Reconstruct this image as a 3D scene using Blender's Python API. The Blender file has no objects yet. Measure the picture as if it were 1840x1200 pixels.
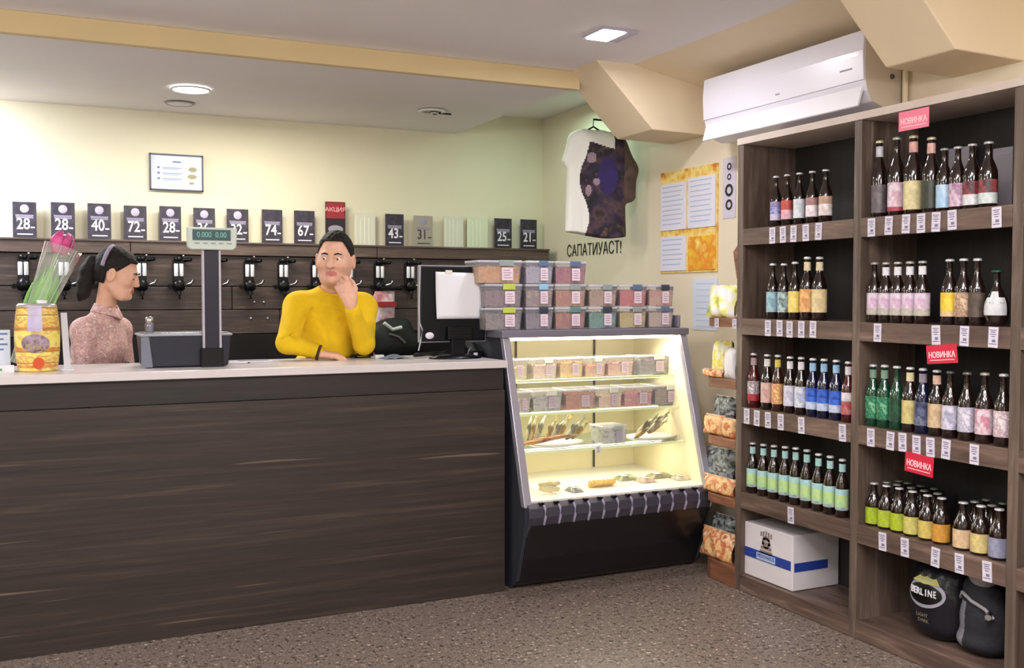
import bpy, bmesh, math, random
import numpy as np
from mathutils import Vector, Matrix, Euler

random.seed(7)
SC = bpy.context.scene
COL = SC.collection
PI = math.pi

# ---------------------------------------------------------------- camera, world, light, exposure
F_PX, YAW, PITCH, CAM = 1813.0, math.radians(25.5), math.atan(70/1813.0), Vector((0, 0, 1.45))
cd = bpy.data.cameras.new('camera'); cam = bpy.data.objects.new('camera', cd); COL.objects.link(cam)
cd.sensor_width = 36; cd.lens = 36*F_PX/1840; cd.clip_start = .02
cam.location = CAM
cam.rotation_euler = (PI/2-PITCH, 0, -YAW)
SC.camera = cam
SC.view_settings.view_transform = 'Standard'; SC.view_settings.look = 'None'
SC.view_settings.gamma = 1; SC.view_settings.use_curve_mapping = False
SC.view_settings.exposure = 0.5
W = bpy.data.worlds.new('world'); SC.world = W; W.use_nodes = True
W.node_tree.nodes['Background'].inputs[0].default_value = (.9, .93, 1, 1)
W.node_tree.nodes['Background'].inputs[1].default_value = .25

def area(name, loc, rot, size, power, col, sy=None):
    l = bpy.data.lights.new(name, 'AREA'); l.energy = power; l.color = col; l.size = size
    if sy: l.shape = 'RECTANGLE'; l.size_y = sy
    o = bpy.data.objects.new(name, l); COL.objects.link(o); o.location = loc; o.rotation_euler = rot
    return o
# unseen ceiling lights, added to light the shop
area('lamp_and_fill_light', (0.6, 0.6, 2.66), (0, 0, 0), 1.0, 34, (.95, .94, 1))
area('lamp_and_fill_light', (-1.6, 2.6, 2.66), (0, 0, 0), 1.0, 30, (.93, .94, 1))
area('lamp_and_fill_light', (1.5, 1.2, 2.66), (0, 0, 0), 1.0, 34, (1, .95, .93))
# added fill light behind the camera, no window is built there
area('added_fill_light', (0.2, -2.5, 1.5), (PI/2, 0, 0), 5.4, 20, (.93, .95, 1), 1.9)
def globe(loc, power, col):
    l = bpy.data.lights.new('added_globe_light', 'POINT'); l.energy = power; l.color = col; l.shadow_soft_size = .14
    o = bpy.data.objects.new('added_globe_light', l); COL.objects.link(o); o.location = loc
ADDED_GLOBES = [(-2.3, 3.1, 2.2), (0.9, 1.7, 2.38), (2.3, .7, 2.2), (-.5, .5, 2.25)]  # point lights added out of view to brighten the ceiling
for g_, w_ in zip(ADDED_GLOBES, (30, 26, 24, 26)): globe(g_, w_, (1, .96, .95))
area('lamp_and_fill_light', (-0.8, 6.2, 2.55), (math.radians(15), 0, 0), .5, 52, (.84, .89, 1))
area('lamp_and_fill_light', (1.3, 5.9, 2.56), (0, 0, 0), .4, 12, (1, .93, .8))
area('lamp_and_fill_light', (3.1, 5.9, 2.70), (0, 0, 0), .3, 3.2, (.6, 1, .82))

_R = cam.rotation_euler.to_matrix()
def ray(px, py): return _R @ Vector(((px-920)/F_PX, -(py-600)/F_PX, -1))
def P(px, py, X=None, Y=None, Z=None):
    """world point seen at a photo position, on a plane of the room"""
    d = ray(px, py)
    t = (X-CAM.x)/d.x if X is not None else (Y-CAM.y)/d.y if Y is not None else (Z-CAM.z)/d.z
    return CAM + d*t

# ---------------------------------------------------------------- materials
def s2l(c):
    return tuple((x/12.92 if x <= .04045 else ((x+.055)/1.055)**2.4) for x in (v/255 for v in c))
MC = {}
def newmat(name):
    m = bpy.data.materials.new(name); m.use_nodes = True
    return m, m.node_tree.nodes, m.node_tree.links, m.node_tree.nodes['Principled BSDF']
def mat(name, rgb, rough=.5, metal=0, coat=0, emit=0, bump=0, bscale=60, var=0, vscale=8, vs=(1, 1, 1), spec=.5, ecol=None):
    if name in MC: return MC[name]
    m, N, L, b = newmat(name)
    c = s2l(rgb)
    b.inputs['Base Color'].default_value = (*c, 1)
    b.inputs['Roughness'].default_value = rough; b.inputs['Metallic'].default_value = metal
    b.inputs['Coat Weight'].default_value = coat; b.inputs['Specular IOR Level'].default_value = spec if max(rgb) > 62 or coat else .25
    if emit:
        b.inputs['Emission Color'].default_value = (*s2l(ecol or rgb), 1); b.inputs['Emission Strength'].default_value = emit
    if var or bump:
        tc = N.new('ShaderNodeTexCoord'); mp = N.new('ShaderNodeMapping'); mp.inputs['Scale'].default_value = vs
        L.new(tc.outputs['Object'], mp.inputs[0])
    if var:
        n = N.new('ShaderNodeTexNoise'); n.inputs['Scale'].default_value = vscale; n.inputs['Detail'].default_value = 5
        L.new(mp.outputs[0], n.inputs[0])
        r = N.new('ShaderNodeValToRGB'); e = r.color_ramp.elements
        e[0].position = .3; e[1].position = .7
        e[0].color = (*[x*(1-var) for x in c], 1); e[1].color = (*[min(1, x*(1+var)) for x in c], 1)
        L.new(n.outputs[0], r.inputs[0]); L.new(r.outputs[0], b.inputs['Base Color'])
    if bump:
        n2 = N.new('ShaderNodeTexNoise'); n2.inputs['Scale'].default_value = bscale; n2.inputs['Detail'].default_value = 4
        L.new(mp.outputs[0], n2.inputs[0]); bp = N.new('ShaderNodeBump'); bp.inputs['Strength'].default_value = bump
        bp.inputs['Distance'].default_value = .01
        L.new(n2.outputs[0], bp.inputs['Height']); L.new(bp.outputs[0], b.inputs['Normal'])
    MC[name] = m; return m
def multi(name, cols, scale=20, vs=(1, 1, 1), rough=.6, detail=3, const=True, bump=0, tex='noise', rand=0, spec=.5, rng=(.3, .7)):
    """patches of several colours (print, food, grain)"""
    if name in MC: return MC[name]
    m, N, L, b = newmat(name)
    tc = N.new('ShaderNodeTexCoord'); mp = N.new('ShaderNodeMapping'); mp.inputs['Scale'].default_value = vs
    L.new(tc.outputs['Object'], mp.inputs[0])
    if tex == 'noise':
        n = N.new('ShaderNodeTexNoise'); n.inputs['Detail'].default_value = detail; out = n.outputs[0]
    else:
        n = N.new('ShaderNodeTexVoronoi'); out = n.outputs['Color']
    n.inputs['Scale'].default_value = scale
    L.new(mp.outputs[0], n.inputs['Vector'])
    r = N.new('ShaderNodeValToRGB')
    if const: r.color_ramp.interpolation = 'CONSTANT'
    e = r.color_ramp.elements; k = len(cols)
    lo, hi = rng if tex == 'noise' else (0, 1)
    while len(e) < k: e.new(.5)
    for i, c in enumerate(cols):
        e[i].position = lo+(hi-lo)*i/(k if const else k-1); e[i].color = (*s2l(c), 1)
    L.new(out, r.inputs[0]); L.new(r.outputs[0], b.inputs['Base Color'])
    b.inputs['Roughness'].default_value = rough; b.inputs['Specular IOR Level'].default_value = spec
    if bump:
        bp = N.new('ShaderNodeBump'); bp.inputs['Strength'].default_value = bump; bp.inputs['Distance'].default_value = .01
        L.new(out, bp.inputs['Height']); L.new(bp.outputs[0], b.inputs['Normal'])
    MC[name] = m; return m
def wood(name, vs, dark, mid, light, rough=.4, scale=3, streak=.0):
    if name in MC: return MC[name]
    m, N, L, b = newmat(name)
    tc = N.new('ShaderNodeTexCoord'); mp = N.new('ShaderNodeMapping'); mp.inputs['Scale'].default_value = vs
    L.new(tc.outputs['Object'], mp.inputs[0])
    n = N.new('ShaderNodeTexNoise'); n.inputs['Scale'].default_value = scale; n.inputs['Detail'].default_value = 7
    n.inputs['Roughness'].default_value = .65; n.inputs['Distortion'].default_value = .6
    L.new(mp.outputs[0], n.inputs[0])
    r = N.new('ShaderNodeValToRGB'); e = r.color_ramp.elements
    e[0].position = .3; e[0].color = (*s2l(dark), 1); e[1].position = .56; e[1].color = (*s2l(mid), 1)
    x = e.new(.74); x.color = (*s2l(light), 1)
    L.new(n.outputs[0], r.inputs[0]); col = r.outputs[0]
    if streak:
        n3 = N.new('ShaderNodeTexNoise'); n3.inputs['Scale'].default_value = 1.6; n3.inputs['Detail'].default_value = 2
        mp3 = N.new('ShaderNodeMapping'); mp3.inputs['Scale'].default_value = tuple(v*1.0 for v in (vs[0]*1.2, vs[1], vs[2]*1.6))
        mp3.inputs['Location'].default_value = (3, 1, 5)
        L.new(tc.outputs['Object'], mp3.inputs[0]); L.new(mp3.outputs[0], n3.inputs[0])
        r3 = N.new('ShaderNodeValToRGB'); e3 = r3.color_ramp.elements
        e3[0].position = .69; e3[0].color = (0, 0, 0, 1); e3[1].position = .73; e3[1].color = (streak, streak, streak, 1)
        L.new(n3.outputs[0], r3.inputs[0])
        mx = N.new('ShaderNodeMixRGB'); mx.inputs[2].default_value = (*s2l((150, 128, 108)), 1)
        L.new(r3.outputs[0], mx.inputs[0]); L.new(col, mx.inputs[1]); col = mx.outputs[0]
    L.new(col, b.inputs['Base Color'])
    b.inputs['Roughness'].default_value = rough
    bp = N.new('ShaderNodeBump'); bp.inputs['Strength'].default_value = .25; bp.inputs['Distance'].default_value = .004
    L.new(n.outputs[0], bp.inputs['Height']); L.new(bp.outputs[0], b.inputs['Normal'])
    MC[name] = m; return m
def clear(name, tint=(1, 1, 1), mixd=.12, rgb=(235, 235, 245), gl=.08):
    if name in MC: return MC[name]
    m, N, L, b = newmat(name)
    out = N['Material Output']
    t = N.new('ShaderNodeBsdfTransparent'); t.inputs[0].default_value = (*tint, 1)
    b.inputs['Base Color'].default_value = (*s2l(rgb), 1); b.inputs['Roughness'].default_value = .15
    g = N.new('ShaderNodeBsdfGlossy'); g.inputs['Roughness'].default_value = .03
    m1 = N.new('ShaderNodeMixShader'); m1.inputs[0].default_value = mixd
    L.new(t.outputs[0], m1.inputs[1]); L.new(b.outputs[0], m1.inputs[2])
    lw = N.new('ShaderNodeFresnel'); lw.inputs[0].default_value = 1.35
    m2 = N.new('ShaderNodeMixShader')
    ml = N.new('ShaderNodeMath'); ml.operation = 'MULTIPLY'; ml.inputs[1].default_value = gl*10; ml.use_clamp = True
    L.new(lw.outputs[0], ml.inputs[0]); L.new(ml.outputs[0], m2.inputs[0])
    L.new(m1.outputs[0], m2.inputs[1]); L.new(g.outputs[0], m2.inputs[2]); L.new(m2.outputs[0], out.inputs[0])
    MC[name] = m; return m

# ---------------------------------------------------------------- mesh building
WL = {}                                     # world location of every object built (no rotations on parents)
def tag(o, label=None, cat=None, group=None, kind=None):
    if label: o['label'] = label
    if cat: o['category'] = cat
    if group: o['group'] = group
    if kind: o['kind'] = kind
    return o
def thing(name, label, cat, loc=(0, 0, 0), group=None):
    o = bpy.data.objects.new(name, None); COL.objects.link(o); o.location = loc; o.empty_display_size = .05
    WL[o] = Vector(loc); return tag(o, label, cat, group)
class MB:
    def __init__(s): s.v = []; s.f = []; s.m = []; s.s = []; s.mi = 0
    def add(s, vs, fs, smooth=False):
        n = len(s.v); s.v += [tuple(v) for v in vs]
        for f in fs: s.f.append([i+n for i in f]); s.m.append(s.mi); s.s.append(smooth)
        return s
    def box(s, a, b, M=None):
        x0, y0, z0 = a; x1, y1, z1 = b
        if x0 > x1: x0, x1 = x1, x0
        if y0 > y1: y0, y1 = y1, y0
        if z0 > z1: z0, z1 = z1, z0
        vs = [Vector(p) for p in ((x0, y0, z0), (x1, y0, z0), (x1, y1, z0), (x0, y1, z0), (x0, y0, z1), (x1, y0, z1), (x1, y1, z1), (x0, y1, z1))]
        if M is not None: vs = [M @ v for v in vs]
        return s.add(vs, [(0, 3, 2, 1), (4, 5, 6, 7), (0, 1, 5, 4), (1, 2, 6, 5), (2, 3, 7, 6), (3, 0, 4, 7)])
    def prism(s, poly, d, M=None):
        """poly: closed 3-D outline, d: extrusion vector"""
        k = len(poly); d = Vector(d); A = [Vector(p) for p in poly]; B = [p+d for p in A]
        vs = A+B
        if M is not None: vs = [M @ v for v in vs]
        return s.add(vs, [list(range(k))[::-1], list(range(k, 2*k))]+[(i, (i+1) % k, k+(i+1) % k, k+i) for i in range(k)])
    def lathe(s, prof, c=(0, 0, 0), seg=16, M=None, a0=0, a1=2*PI, smooth=True, sx=1, sy=1):
        full = abs(a1-a0-2*PI) < 1e-6; n = seg if full else seg+1
        vs = []
        for r, z in prof:
            for i in range(n):
                a = a0+(a1-a0)*i/seg
                v = Vector((c[0]+r*sx*math.cos(a), c[1]+r*sy*math.sin(a), c[2]+z)); vs.append(M @ v if M is not None else v)
        fs = []
        for j in range(len(prof)-1):
            for i in range(seg):
                i2 = (i+1) % n if full else i+1
                fs.append((j*n+i, j*n+i2, (j+1)*n+i2, (j+1)*n+i))
        s.add(vs, fs, smooth)
        if full and abs(prof[0][1]-prof[-1][1]) > 1e-9:
            if prof[0][0] > 1e-5: s.add([vs[i] for i in range(n)], [list(range(n))[::-1]])
            if prof[-1][0] > 1e-5: s.add([vs[(len(prof)-1)*n+i] for i in range(n)], [list(range(n))])
        return s
    def tube(s, pts, r, seg=8, cap=True):
        pts = [Vector(p) for p in pts]; rs = r if isinstance(r, (list, tuple)) else [r]*len(pts)
        vs = []; up = Vector((0, 0, 1))
        for i, p in enumerate(pts):
            t = (pts[min(i+1, len(pts)-1)]-pts[max(i-1, 0)]).normalized()
            u = t.cross(up)
            if u.length < .05: u = t.cross(Vector((0, 1, 0)))
            u.normalize(); w = t.cross(u)
            for k in range(seg):
                a = 2*PI*k/seg; vs.append(p+(u*math.cos(a)+w*math.sin(a))*rs[i])
        fs = [(j*seg+i, j*seg+(i+1) % seg, (j+1)*seg+(i+1) % seg, (j+1)*seg+i) for j in range(len(pts)-1) for i in range(seg)]
        s.add(vs, fs, True)
        if cap: s.add(vs[:seg], [list(range(seg))[::-1]]); s.add(vs[-seg:], [list(range(seg))])
        return s
    def ball(s, c, r, seg=12, rings=8, M=None):
        r = (r, r, r) if not isinstance(r, (tuple, list)) else r
        pr = [(max(1e-6, math.sin(PI*i/rings)), -math.cos(PI*i/rings)) for i in range(rings+1)]
        T = Matrix.Translation(c) @ (M if M is not None else Matrix()) @ Matrix.Diagonal((r[0], r[1], r[2], 1))
        return s.lathe(pr, seg=seg, M=T)
    def grid(s, fn, nu, nv, smooth=True):
        vs = [fn(i/nu, j/nv) for j in range(nv+1) for i in range(nu+1)]
        return s.add(vs, [(j*(nu+1)+i, j*(nu+1)+i+1, (j+1)*(nu+1)+i+1, (j+1)*(nu+1)+i) for j in range(nv) for i in range(nu)], smooth)
    def build(s, name, mats, parent=None, base=None, bevel=0, bseg=2, solid=0):
        me = bpy.data.meshes.new(name)
        off = WL[parent] if parent is not None else Vector((0, 0, 0))
        loc = Vector(base) if base is not None else Vector((0, 0, 0)) if parent is None else None
        if parent is not None: o_loc = Vector((0, 0, 0)); sub = off
        else: o_loc = loc; sub = loc
        me.from_pydata([tuple(Vector(v)-sub) for v in s.v], [], s.f)
        me.polygons.foreach_set('material_index', s.m); me.polygons.foreach_set('use_smooth', s.s)
        for m in (mats if isinstance(mats, (list, tuple)) else [mats]): me.materials.append(m)
        me.update()
        o = bpy.data.objects.new(name, me); COL.objects.link(o)
        bm = bmesh.new(); bm.from_mesh(me); bmesh.ops.recalc_face_normals(bm, faces=bm.faces); bm.to_mesh(me); bm.free()
        if parent is not None: o.parent = parent; WL[o] = sub.copy()
        else: o.location = o_loc; WL[o] = o_loc.copy()
        if bevel:
            md = o.modifiers.new('bevel', 'BEVEL'); md.width = bevel; md.segments = bseg; md.limit_method = 'ANGLE'; md.angle_limit = .6
            md.harden_normals = False
        if solid:
            md = o.modifiers.new('solid', 'SOLIDIFY'); md.thickness = solid
        return o
def bx(name, a, b, m, parent=None, base=None, bevel=.002, **k):
    return MB().box(a, b).build(name, m, parent, base, bevel=bevel, **k)
def child_copy(src, parent):
    c = src.copy(); COL.objects.link(c); c.parent = parent; return c
def copy_tree(o, parent=None):
    c = o.copy(); COL.objects.link(c); c.parent = parent
    for ch in list(o.children): copy_tree(ch, c)
    return c
_TC = {}
def text_geo(body, size, align='CENTER', ext=.0006, off=0):
    key = (body, size, align, off)
    if key in _TC: return _TC[key]
    cu = bpy.data.curves.new('t', 'FONT'); cu.body = body; cu.size = size; cu.align_x = align; cu.align_y = 'CENTER'; cu.extrude = ext
    cu.resolution_u = 3; cu.offset = off
    o = bpy.data.objects.new('t', cu); COL.objects.link(o)
    bpy.context.view_layer.update()
    me = bpy.data.meshes.new_from_object(o.evaluated_get(bpy.context.evaluated_depsgraph_get()))
    g = ([v.co.copy() for v in me.vertices], [list(p.vertices) for p in me.polygons])
    bpy.data.objects.remove(o); bpy.data.curves.remove(cu); bpy.data.meshes.remove(me)
    _TC[key] = g; return g
def add_text(mb, body, size, M, sx=1, bold=0):
    v, f = text_geo(body, size, off=bold)
    S = M @ Matrix.Diagonal((sx, 1, 1, 1))
    mb.add([S @ x for x in v], f)
    return mb
def frame(o, right, up):
    """matrix with local x = right, y = up, z = out of the surface"""
    r = Vector(right).normalized(); u = Vector(up).normalized(); n = r.cross(u).normalized(); u = n.cross(r)
    return Matrix(((r.x, u.x, n.x, o[0]), (r.y, u.y, n.y, o[1]), (r.z, u.z, n.z, o[2]), (0, 0, 0, 1)))

# ---------------------------------------------------------------- smooth solids (distance field + surface nets)
def nets(D, xs, ys, zs):
    S = D < 0; nx, ny, nz = D.shape
    sl = [(slice(i, nx-1+i), slice(j, ny-1+j), slice(k, nz-1+k)) for i in (0, 1) for j in (0, 1) for k in (0, 1)]
    cnt = sum(S[q].astype(np.int8) for q in sl)
    mx = (cnt > 0) & (cnt < 8); I = np.argwhere(mx); n = len(I)
    idx = -np.ones(mx.shape, int); idx[mx] = np.arange(n)
    acc = np.zeros((n, 3)); c = np.zeros(n); A = (xs, ys, zs)
    for ax in range(3):
        o1, o2 = [a for a in range(3) if a != ax]
        for a in (0, 1):
            for b in (0, 1):
                p = I.copy(); p[:, o1] += a; p[:, o2] += b; q = p.copy(); q[:, ax] += 1
                d0 = D[p[:, 0], p[:, 1], p[:, 2]]; d1 = D[q[:, 0], q[:, 1], q[:, 2]]
                k = (d0 < 0) != (d1 < 0); t = np.where(k, d0/(d0-d1+1e-20), 0)
                for w in range(3):
                    cp = A[w][p[:, w]]
                    if w == ax: cp = cp+t*(A[w][q[:, w]]-cp)
                    acc[:, w] += np.where(k, cp, 0)
                c += k
    V = acc/c[:, None]; Fs = []
    for ax in range(3):
        o1, o2 = [(1, 2), (2, 0), (0, 1)][ax]
        a = [slice(None)]*3; b = [slice(None)]*3; a[ax] = slice(0, D.shape[ax]-1); b[ax] = slice(1, None)
        ch = S[tuple(a)] != S[tuple(b)]
        E = np.argwhere(ch); ok = (E[:, o1] > 0) & (E[:, o2] > 0) & (E[:, o1] < D.shape[o1]-1) & (E[:, o2] < D.shape[o2]-1); E = E[ok]
        q = []
        for u, v in ((1, 1), (0, 1), (0, 0), (1, 0)):
            p = E.copy(); p[:, o1] -= u; p[:, o2] -= v; q.append(idx[p[:, 0], p[:, 1], p[:, 2]])
        Q = np.stack(q, 1); inside = S[E[:, 0], E[:, 1], E[:, 2]]
        Q[~inside] = Q[~inside][:, ::-1]; Fs.append(Q)
    return V, np.concatenate(Fs)
class Field:
    def __init__(s, xs, ys, zs):
        s.x, s.y, s.z = (np.asarray(a, float) for a in (xs, ys, zs)); s.D = np.full((len(s.x), len(s.y), len(s.z)), .5)
    def _sub(s, lo, hi):
        r = []
        for a, l, h in ((s.x, lo[0], hi[0]), (s.y, lo[1], hi[1]), (s.z, lo[2], hi[2])):
            i = max(0, np.searchsorted(a, l)-1); j = min(len(a), np.searchsorted(a, h)+1)
            if j-i < 1: return None
            r.append(slice(i, j))
        return tuple(r)
    def _op(s, sl, d, k, op):
        D = s.D[sl]
        if op == 'sub':
            h = np.maximum(k-np.abs(D+d), 0)/k; s.D[sl] = np.maximum(D, -d)+h*h*k/4
        else:
            h = np.maximum(k-np.abs(D-d), 0)/k; s.D[sl] = np.minimum(D, d)-h*h*k/4
    def cap(s, a, b, ra, rb=None, k=.02, op='add'):
        rb = ra if rb is None else rb; a = np.array(a, float); b = np.array(b, float); m = max(ra, rb)+k+.03
        sl = s._sub(np.minimum(a, b)-m, np.maximum(a, b)+m)
        if sl is None: return s
        X = s.x[sl[0]][:, None, None]; Y = s.y[sl[1]][None, :, None]; Z = s.z[sl[2]][None, None, :]
        ba = b-a; L2 = max(1e-12, ba @ ba)
        t = np.clip(((X-a[0])*ba[0]+(Y-a[1])*ba[1]+(Z-a[2])*ba[2])/L2, 0, 1)
        d = np.sqrt((X-a[0]-t*ba[0])**2+(Y-a[1]-t*ba[1])**2+(Z-a[2]-t*ba[2])**2)-(ra+(rb-ra)*t)
        s._op(sl, d, k, op); return s
    def ell(s, c, r, R=None, k=.02, op='add'):
        c = np.array(c, float); r = np.array(r, float); m = r.max()+k+.03
        sl = s._sub(c-m, c+m)
        if sl is None: return s
        X = s.x[sl[0]][:, None, None]-c[0]; Y = s.y[sl[1]][None, :, None]-c[1]; Z = s.z[sl[2]][None, None, :]-c[2]
        if R is not None:
            Q = np.array(R.to_3x3().transposed())
            X, Y, Z = (Q[i, 0]*X+Q[i, 1]*Y+Q[i, 2]*Z for i in range(3))
        k0 = np.sqrt((X/r[0])**2+(Y/r[1])**2+(Z/r[2])**2); k1 = np.sqrt((X/r[0]**2)**2+(Y/r[1]**2)**2+(Z/r[2]**2)**2)
        d = np.where(k1 > 1e-9, k0*(k0-1)/np.maximum(k1, 1e-9), -r.min())
        s._op(sl, d, k, op); return s
    def build(s, name, mats, parent=None, base=None, matfn=None, smooth_it=1):
        V, Fc = nets(s.D, s.x, s.y, s.z)
        me = bpy.data.meshes.new(name)
        sub = WL[parent] if parent is not None else Vector(base or (0, 0, 0))
        V2 = V-np.array(sub)
        me.vertices.add(len(V2)); me.vertices.foreach_set('co', V2.ravel())
        me.loops.add(len(Fc)*4); me.loops.foreach_set('vertex_index', Fc.ravel().astype(np.int32))
        me.polygons.add(len(Fc)); me.polygons.foreach_set('loop_start', np.arange(len(Fc), dtype=np.int32)*4)
        me.polygons.foreach_set('loop_total', np.full(len(Fc), 4, np.int32))
        me.update(calc_edges=True); me.validate()
        for m in (mats if isinstance(mats, (list, tuple)) else [mats]): me.materials.append(m)
        me.polygons.foreach_set('use_smooth', np.ones(len(me.polygons), bool))
        if matfn is not None:
            cen = V[Fc].mean(1); me.polygons.foreach_set('material_index', np.asarray(matfn(cen), np.int32))
        bm = bmesh.new(); bm.from_mesh(me); bmesh.ops.recalc_face_normals(bm, faces=bm.faces)
        for _ in range(smooth_it): bmesh.ops.smooth_vert(bm, verts=bm.verts, factor=.5, use_axis_x=True, use_axis_y=True, use_axis_z=True)
        bm.to_mesh(me); bm.free()
        o = bpy.data.objects.new(name, me); COL.objects.link(o)
        if parent is not None: o.parent = parent; WL[o] = Vector(sub)
        else: o.location = sub; WL[o] = Vector(sub)
        return o
def axis(lo, hi, step, fine=None, fstep=None):
    r = [lo]
    while r[-1] < hi:
        st = fstep if fine and fine[0] < r[-1] < fine[1] else step
        r.append(r[-1]+st)
    return np.array(r)

# ================================================================ THE SETTING
M_wall = mat('cream_paint', (224, 218, 192), .75, var=.03, vscale=2, bump=.05, bscale=90)
M_wallr = mat('warm_white_paint', (226, 214, 190), .75, var=.03, vscale=2, bump=.05, bscale=90)
M_ceil = mat('ceiling_paint', (234, 230, 232), .8, var=.02, vscale=1.5)
M_beam = mat('beam_paint', (218, 196, 150), .75, var=.03, vscale=3)
M_beam2 = mat('beam_paint_light', (230, 212, 182), .75, var=.03, vscale=3)
M_floor = multi('speckled_terrazzo', [(58, 50, 47), (100, 88, 80), (134, 119, 108), (112, 99, 91), (88, 77, 71), (186, 170, 156)], 48, rough=.42, detail=6, const=False, rng=(.36, .66))
XW, YB = 3.47, 6.75          # right wall, back wall
def struct(o): o['kind'] = 'structure'; return o
struct(bx('floor', (-3.2, -2.6, -.05), (3.6, 6.9, 0), M_floor, bevel=0))
struct(bx('wall_back', (-3.2, YB, 0), (3.6, YB+.12, 2.95), M_wall, bevel=0))
struct(bx('wall_right', (XW, -2.6, 0), (XW+.12, YB, 2.95), M_wallr, bevel=0))
struct(bx('wall_left', (-3.2, -2.6, 0), (-3.08, YB, 2.95), M_wall, bevel=0))
struct(bx('wall_front', (-3.2, -2.72, 0), (3.6, -2.6, 2.95), M_wallr, bevel=0))
# main ceiling, lower ceiling behind the riser, raised strip by the right wall
c = MB()
c.box((-3.2, -2.6, 2.70), (2.98, 5.0, 2.78)); c.box((2.76, 5.0, 2.76), (3.6, 6.87, 2.84))
c.box((2.98, -2.6, 2.86), (3.6, 5.0, 2.9))
struct(c.build('ceiling', M_ceil))
struct(bx('trim_1', (-3.2, 5.02, 2.605), (2.77, YB, 2.76), M_ceil, bevel=0))
struct(bx('trim_2', (-3.2, 4.985, 2.60), (2.80, 5.03, 2.70), M_beam, bevel=.004))
# sloped cove above the air conditioner
struct(MB().prism([(2.975, -2.6, 2.70), (3.475, -2.6, 2.605), (3.475, -2.6, 2.86), (2.975, -2.6, 2.86)], (0, 7.6, 0)).build('trim_3', M_beam2))
def haunch(name, y0, y1):
    struct(MB().prism([(2.73, y0, 2.71), (3.10, y0, 2.357), (3.48, y0, 2.350), (3.48, y0, 2.82), (2.73, y0, 2.82)], (0, y1-y0, 0)).build(name, M_beam2, bevel=.006))
haunch('trim_4', 4.70, 5.08); haunch('trim_5', 2.69, 3.03)

# lamps in the ceiling
M_emit = mat('lamp_glow', (255, 255, 250), emit=14)
M_white = mat('white_plastic', (228, 226, 226), .35)
M_chrome = mat('brushed_chrome', (190, 190, 192), .28, metal=1)
p = P(343, 160, Z=2.6)
t = thing('downlight', 'round recessed downlight glowing white in lower ceiling', 'lamp', p)
MB().lathe([(.108, 0), (.112, -.006), (.098, -.010), (.094, -.004), (.094, 0)], p, 28).build('trim_ring', M_white, t)
MB().lathe([(.001, -.004), (.093, -.004)], p, 28).build('diffuser', M_emit, t)
p = P(323, 186, Z=2.6)
t = thing('ceiling_cover', 'flat round ceiling cover beside the glowing downlight', 'cover', p)
MB().lathe([(.001, -.004), (.07, -.004), (.075, 0)], p, 24).build('disc', M_ceil, t)
MB().lathe([(.070, -.003), (.080, -.006), (.088, -.001)], p, 24).build('rim', mat('grey_rim', (160, 158, 156), .5), t)
p = P(776, 199, Z=2.6)
t = thing('spotlight', 'small unlit swivel spotlight with dark reflector in lower ceiling', 'lamp', p)
MB().lathe([(.085, 0), (.088, -.008), (.066, -.012), (.062, 0)], p, 24).build('trim_ring', M_white, t)
MB().lathe([(.058, -.006), (.03, -.002), (.001, -.001)], p, 20).build('reflector', mat('dark_reflector', (50, 48, 46), .25, metal=.8), t)
MB().ball(p+Vector((.02, 0, -.012)), (.026, .026, .016)).build('bulb', M_chrome, t)
MB().tube([p+Vector((.04, .02, -.008)), p+Vector((.13, -.0, -.012))], .006, 6).build('lever', mat('dark_reflector', (50, 48, 46)), t)
p = P(1097, 60, Z=2.7)
t = thing('square_lamp', 'square surface lamp glowing near the ceiling edge', 'lamp', p)
bx('frame', p+Vector((-.10, -.10, -.012)), p+Vector((.10, .10, 0)), mat('lamp_frame', (188, 182, 205), .4), t)
bx('diffuser', p+Vector((-.085, -.085, -.018)), p+Vector((.03, .085, -.012)), M_emit, t)
l = area('lamp_and_fill_light', p+Vector((0, 0, -.03)), (0, 0, 0), .16, 9, (.96, .93, 1))
l = area('lamp_and_fill_light', P(343, 160, Z=2.58), (0, 0, 0), .16, 7, (1, .97, .93))
for i, (x, y, z) in enumerate(ADDED_GLOBES):  # unseen pendant globes, added to go with the ceiling fill lights
    t = thing('added_globe_lamp', 'added unseen globe pendant lamp hanging '+['left over the counter end', 'over the middle of the shop floor', 'near the shelving', 'nearest the camera'][i], 'lamp', (x, y, 2.7), 'added globe lamps')
    for k in (1, -1): MB().tube([(x, y, 2.70), (x, y, z+.15)], .006, 6).build('cord', M_white, t) if k == 1 else None
    MB().lathe([(.05, z+.17), (.10, z+.15), (.145, z+.10)], (x, y, 0), 20).build('shade_cap', mat('added_globe_glass', (250, 246, 240), emit=2), t)
for x, y, nm in ((0.6, .6, 'nearest the middle of the shop floor'), (-1.6, 2.6, 'left over the counter front'), (1.5, 1.2, 'nearest the tall shelving')):  # unseen panels, added as sources for the room light
    t = thing('added_panel_lamp', 'added unseen square ceiling panel lamp '+nm, 'lamp', (x, y, 2.7), 'added ceiling panel lamps')
    bx('frame', (x-.32, y-.32, 2.67), (x+.32, y+.32, 2.70), M_white, t); bx('diffuser', (x-.3, y-.3, 2.667), (x+.3, y+.3, 2.67), mat('added_panel_glow', (255, 255, 255), emit=3), t, bevel=0)

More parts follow.
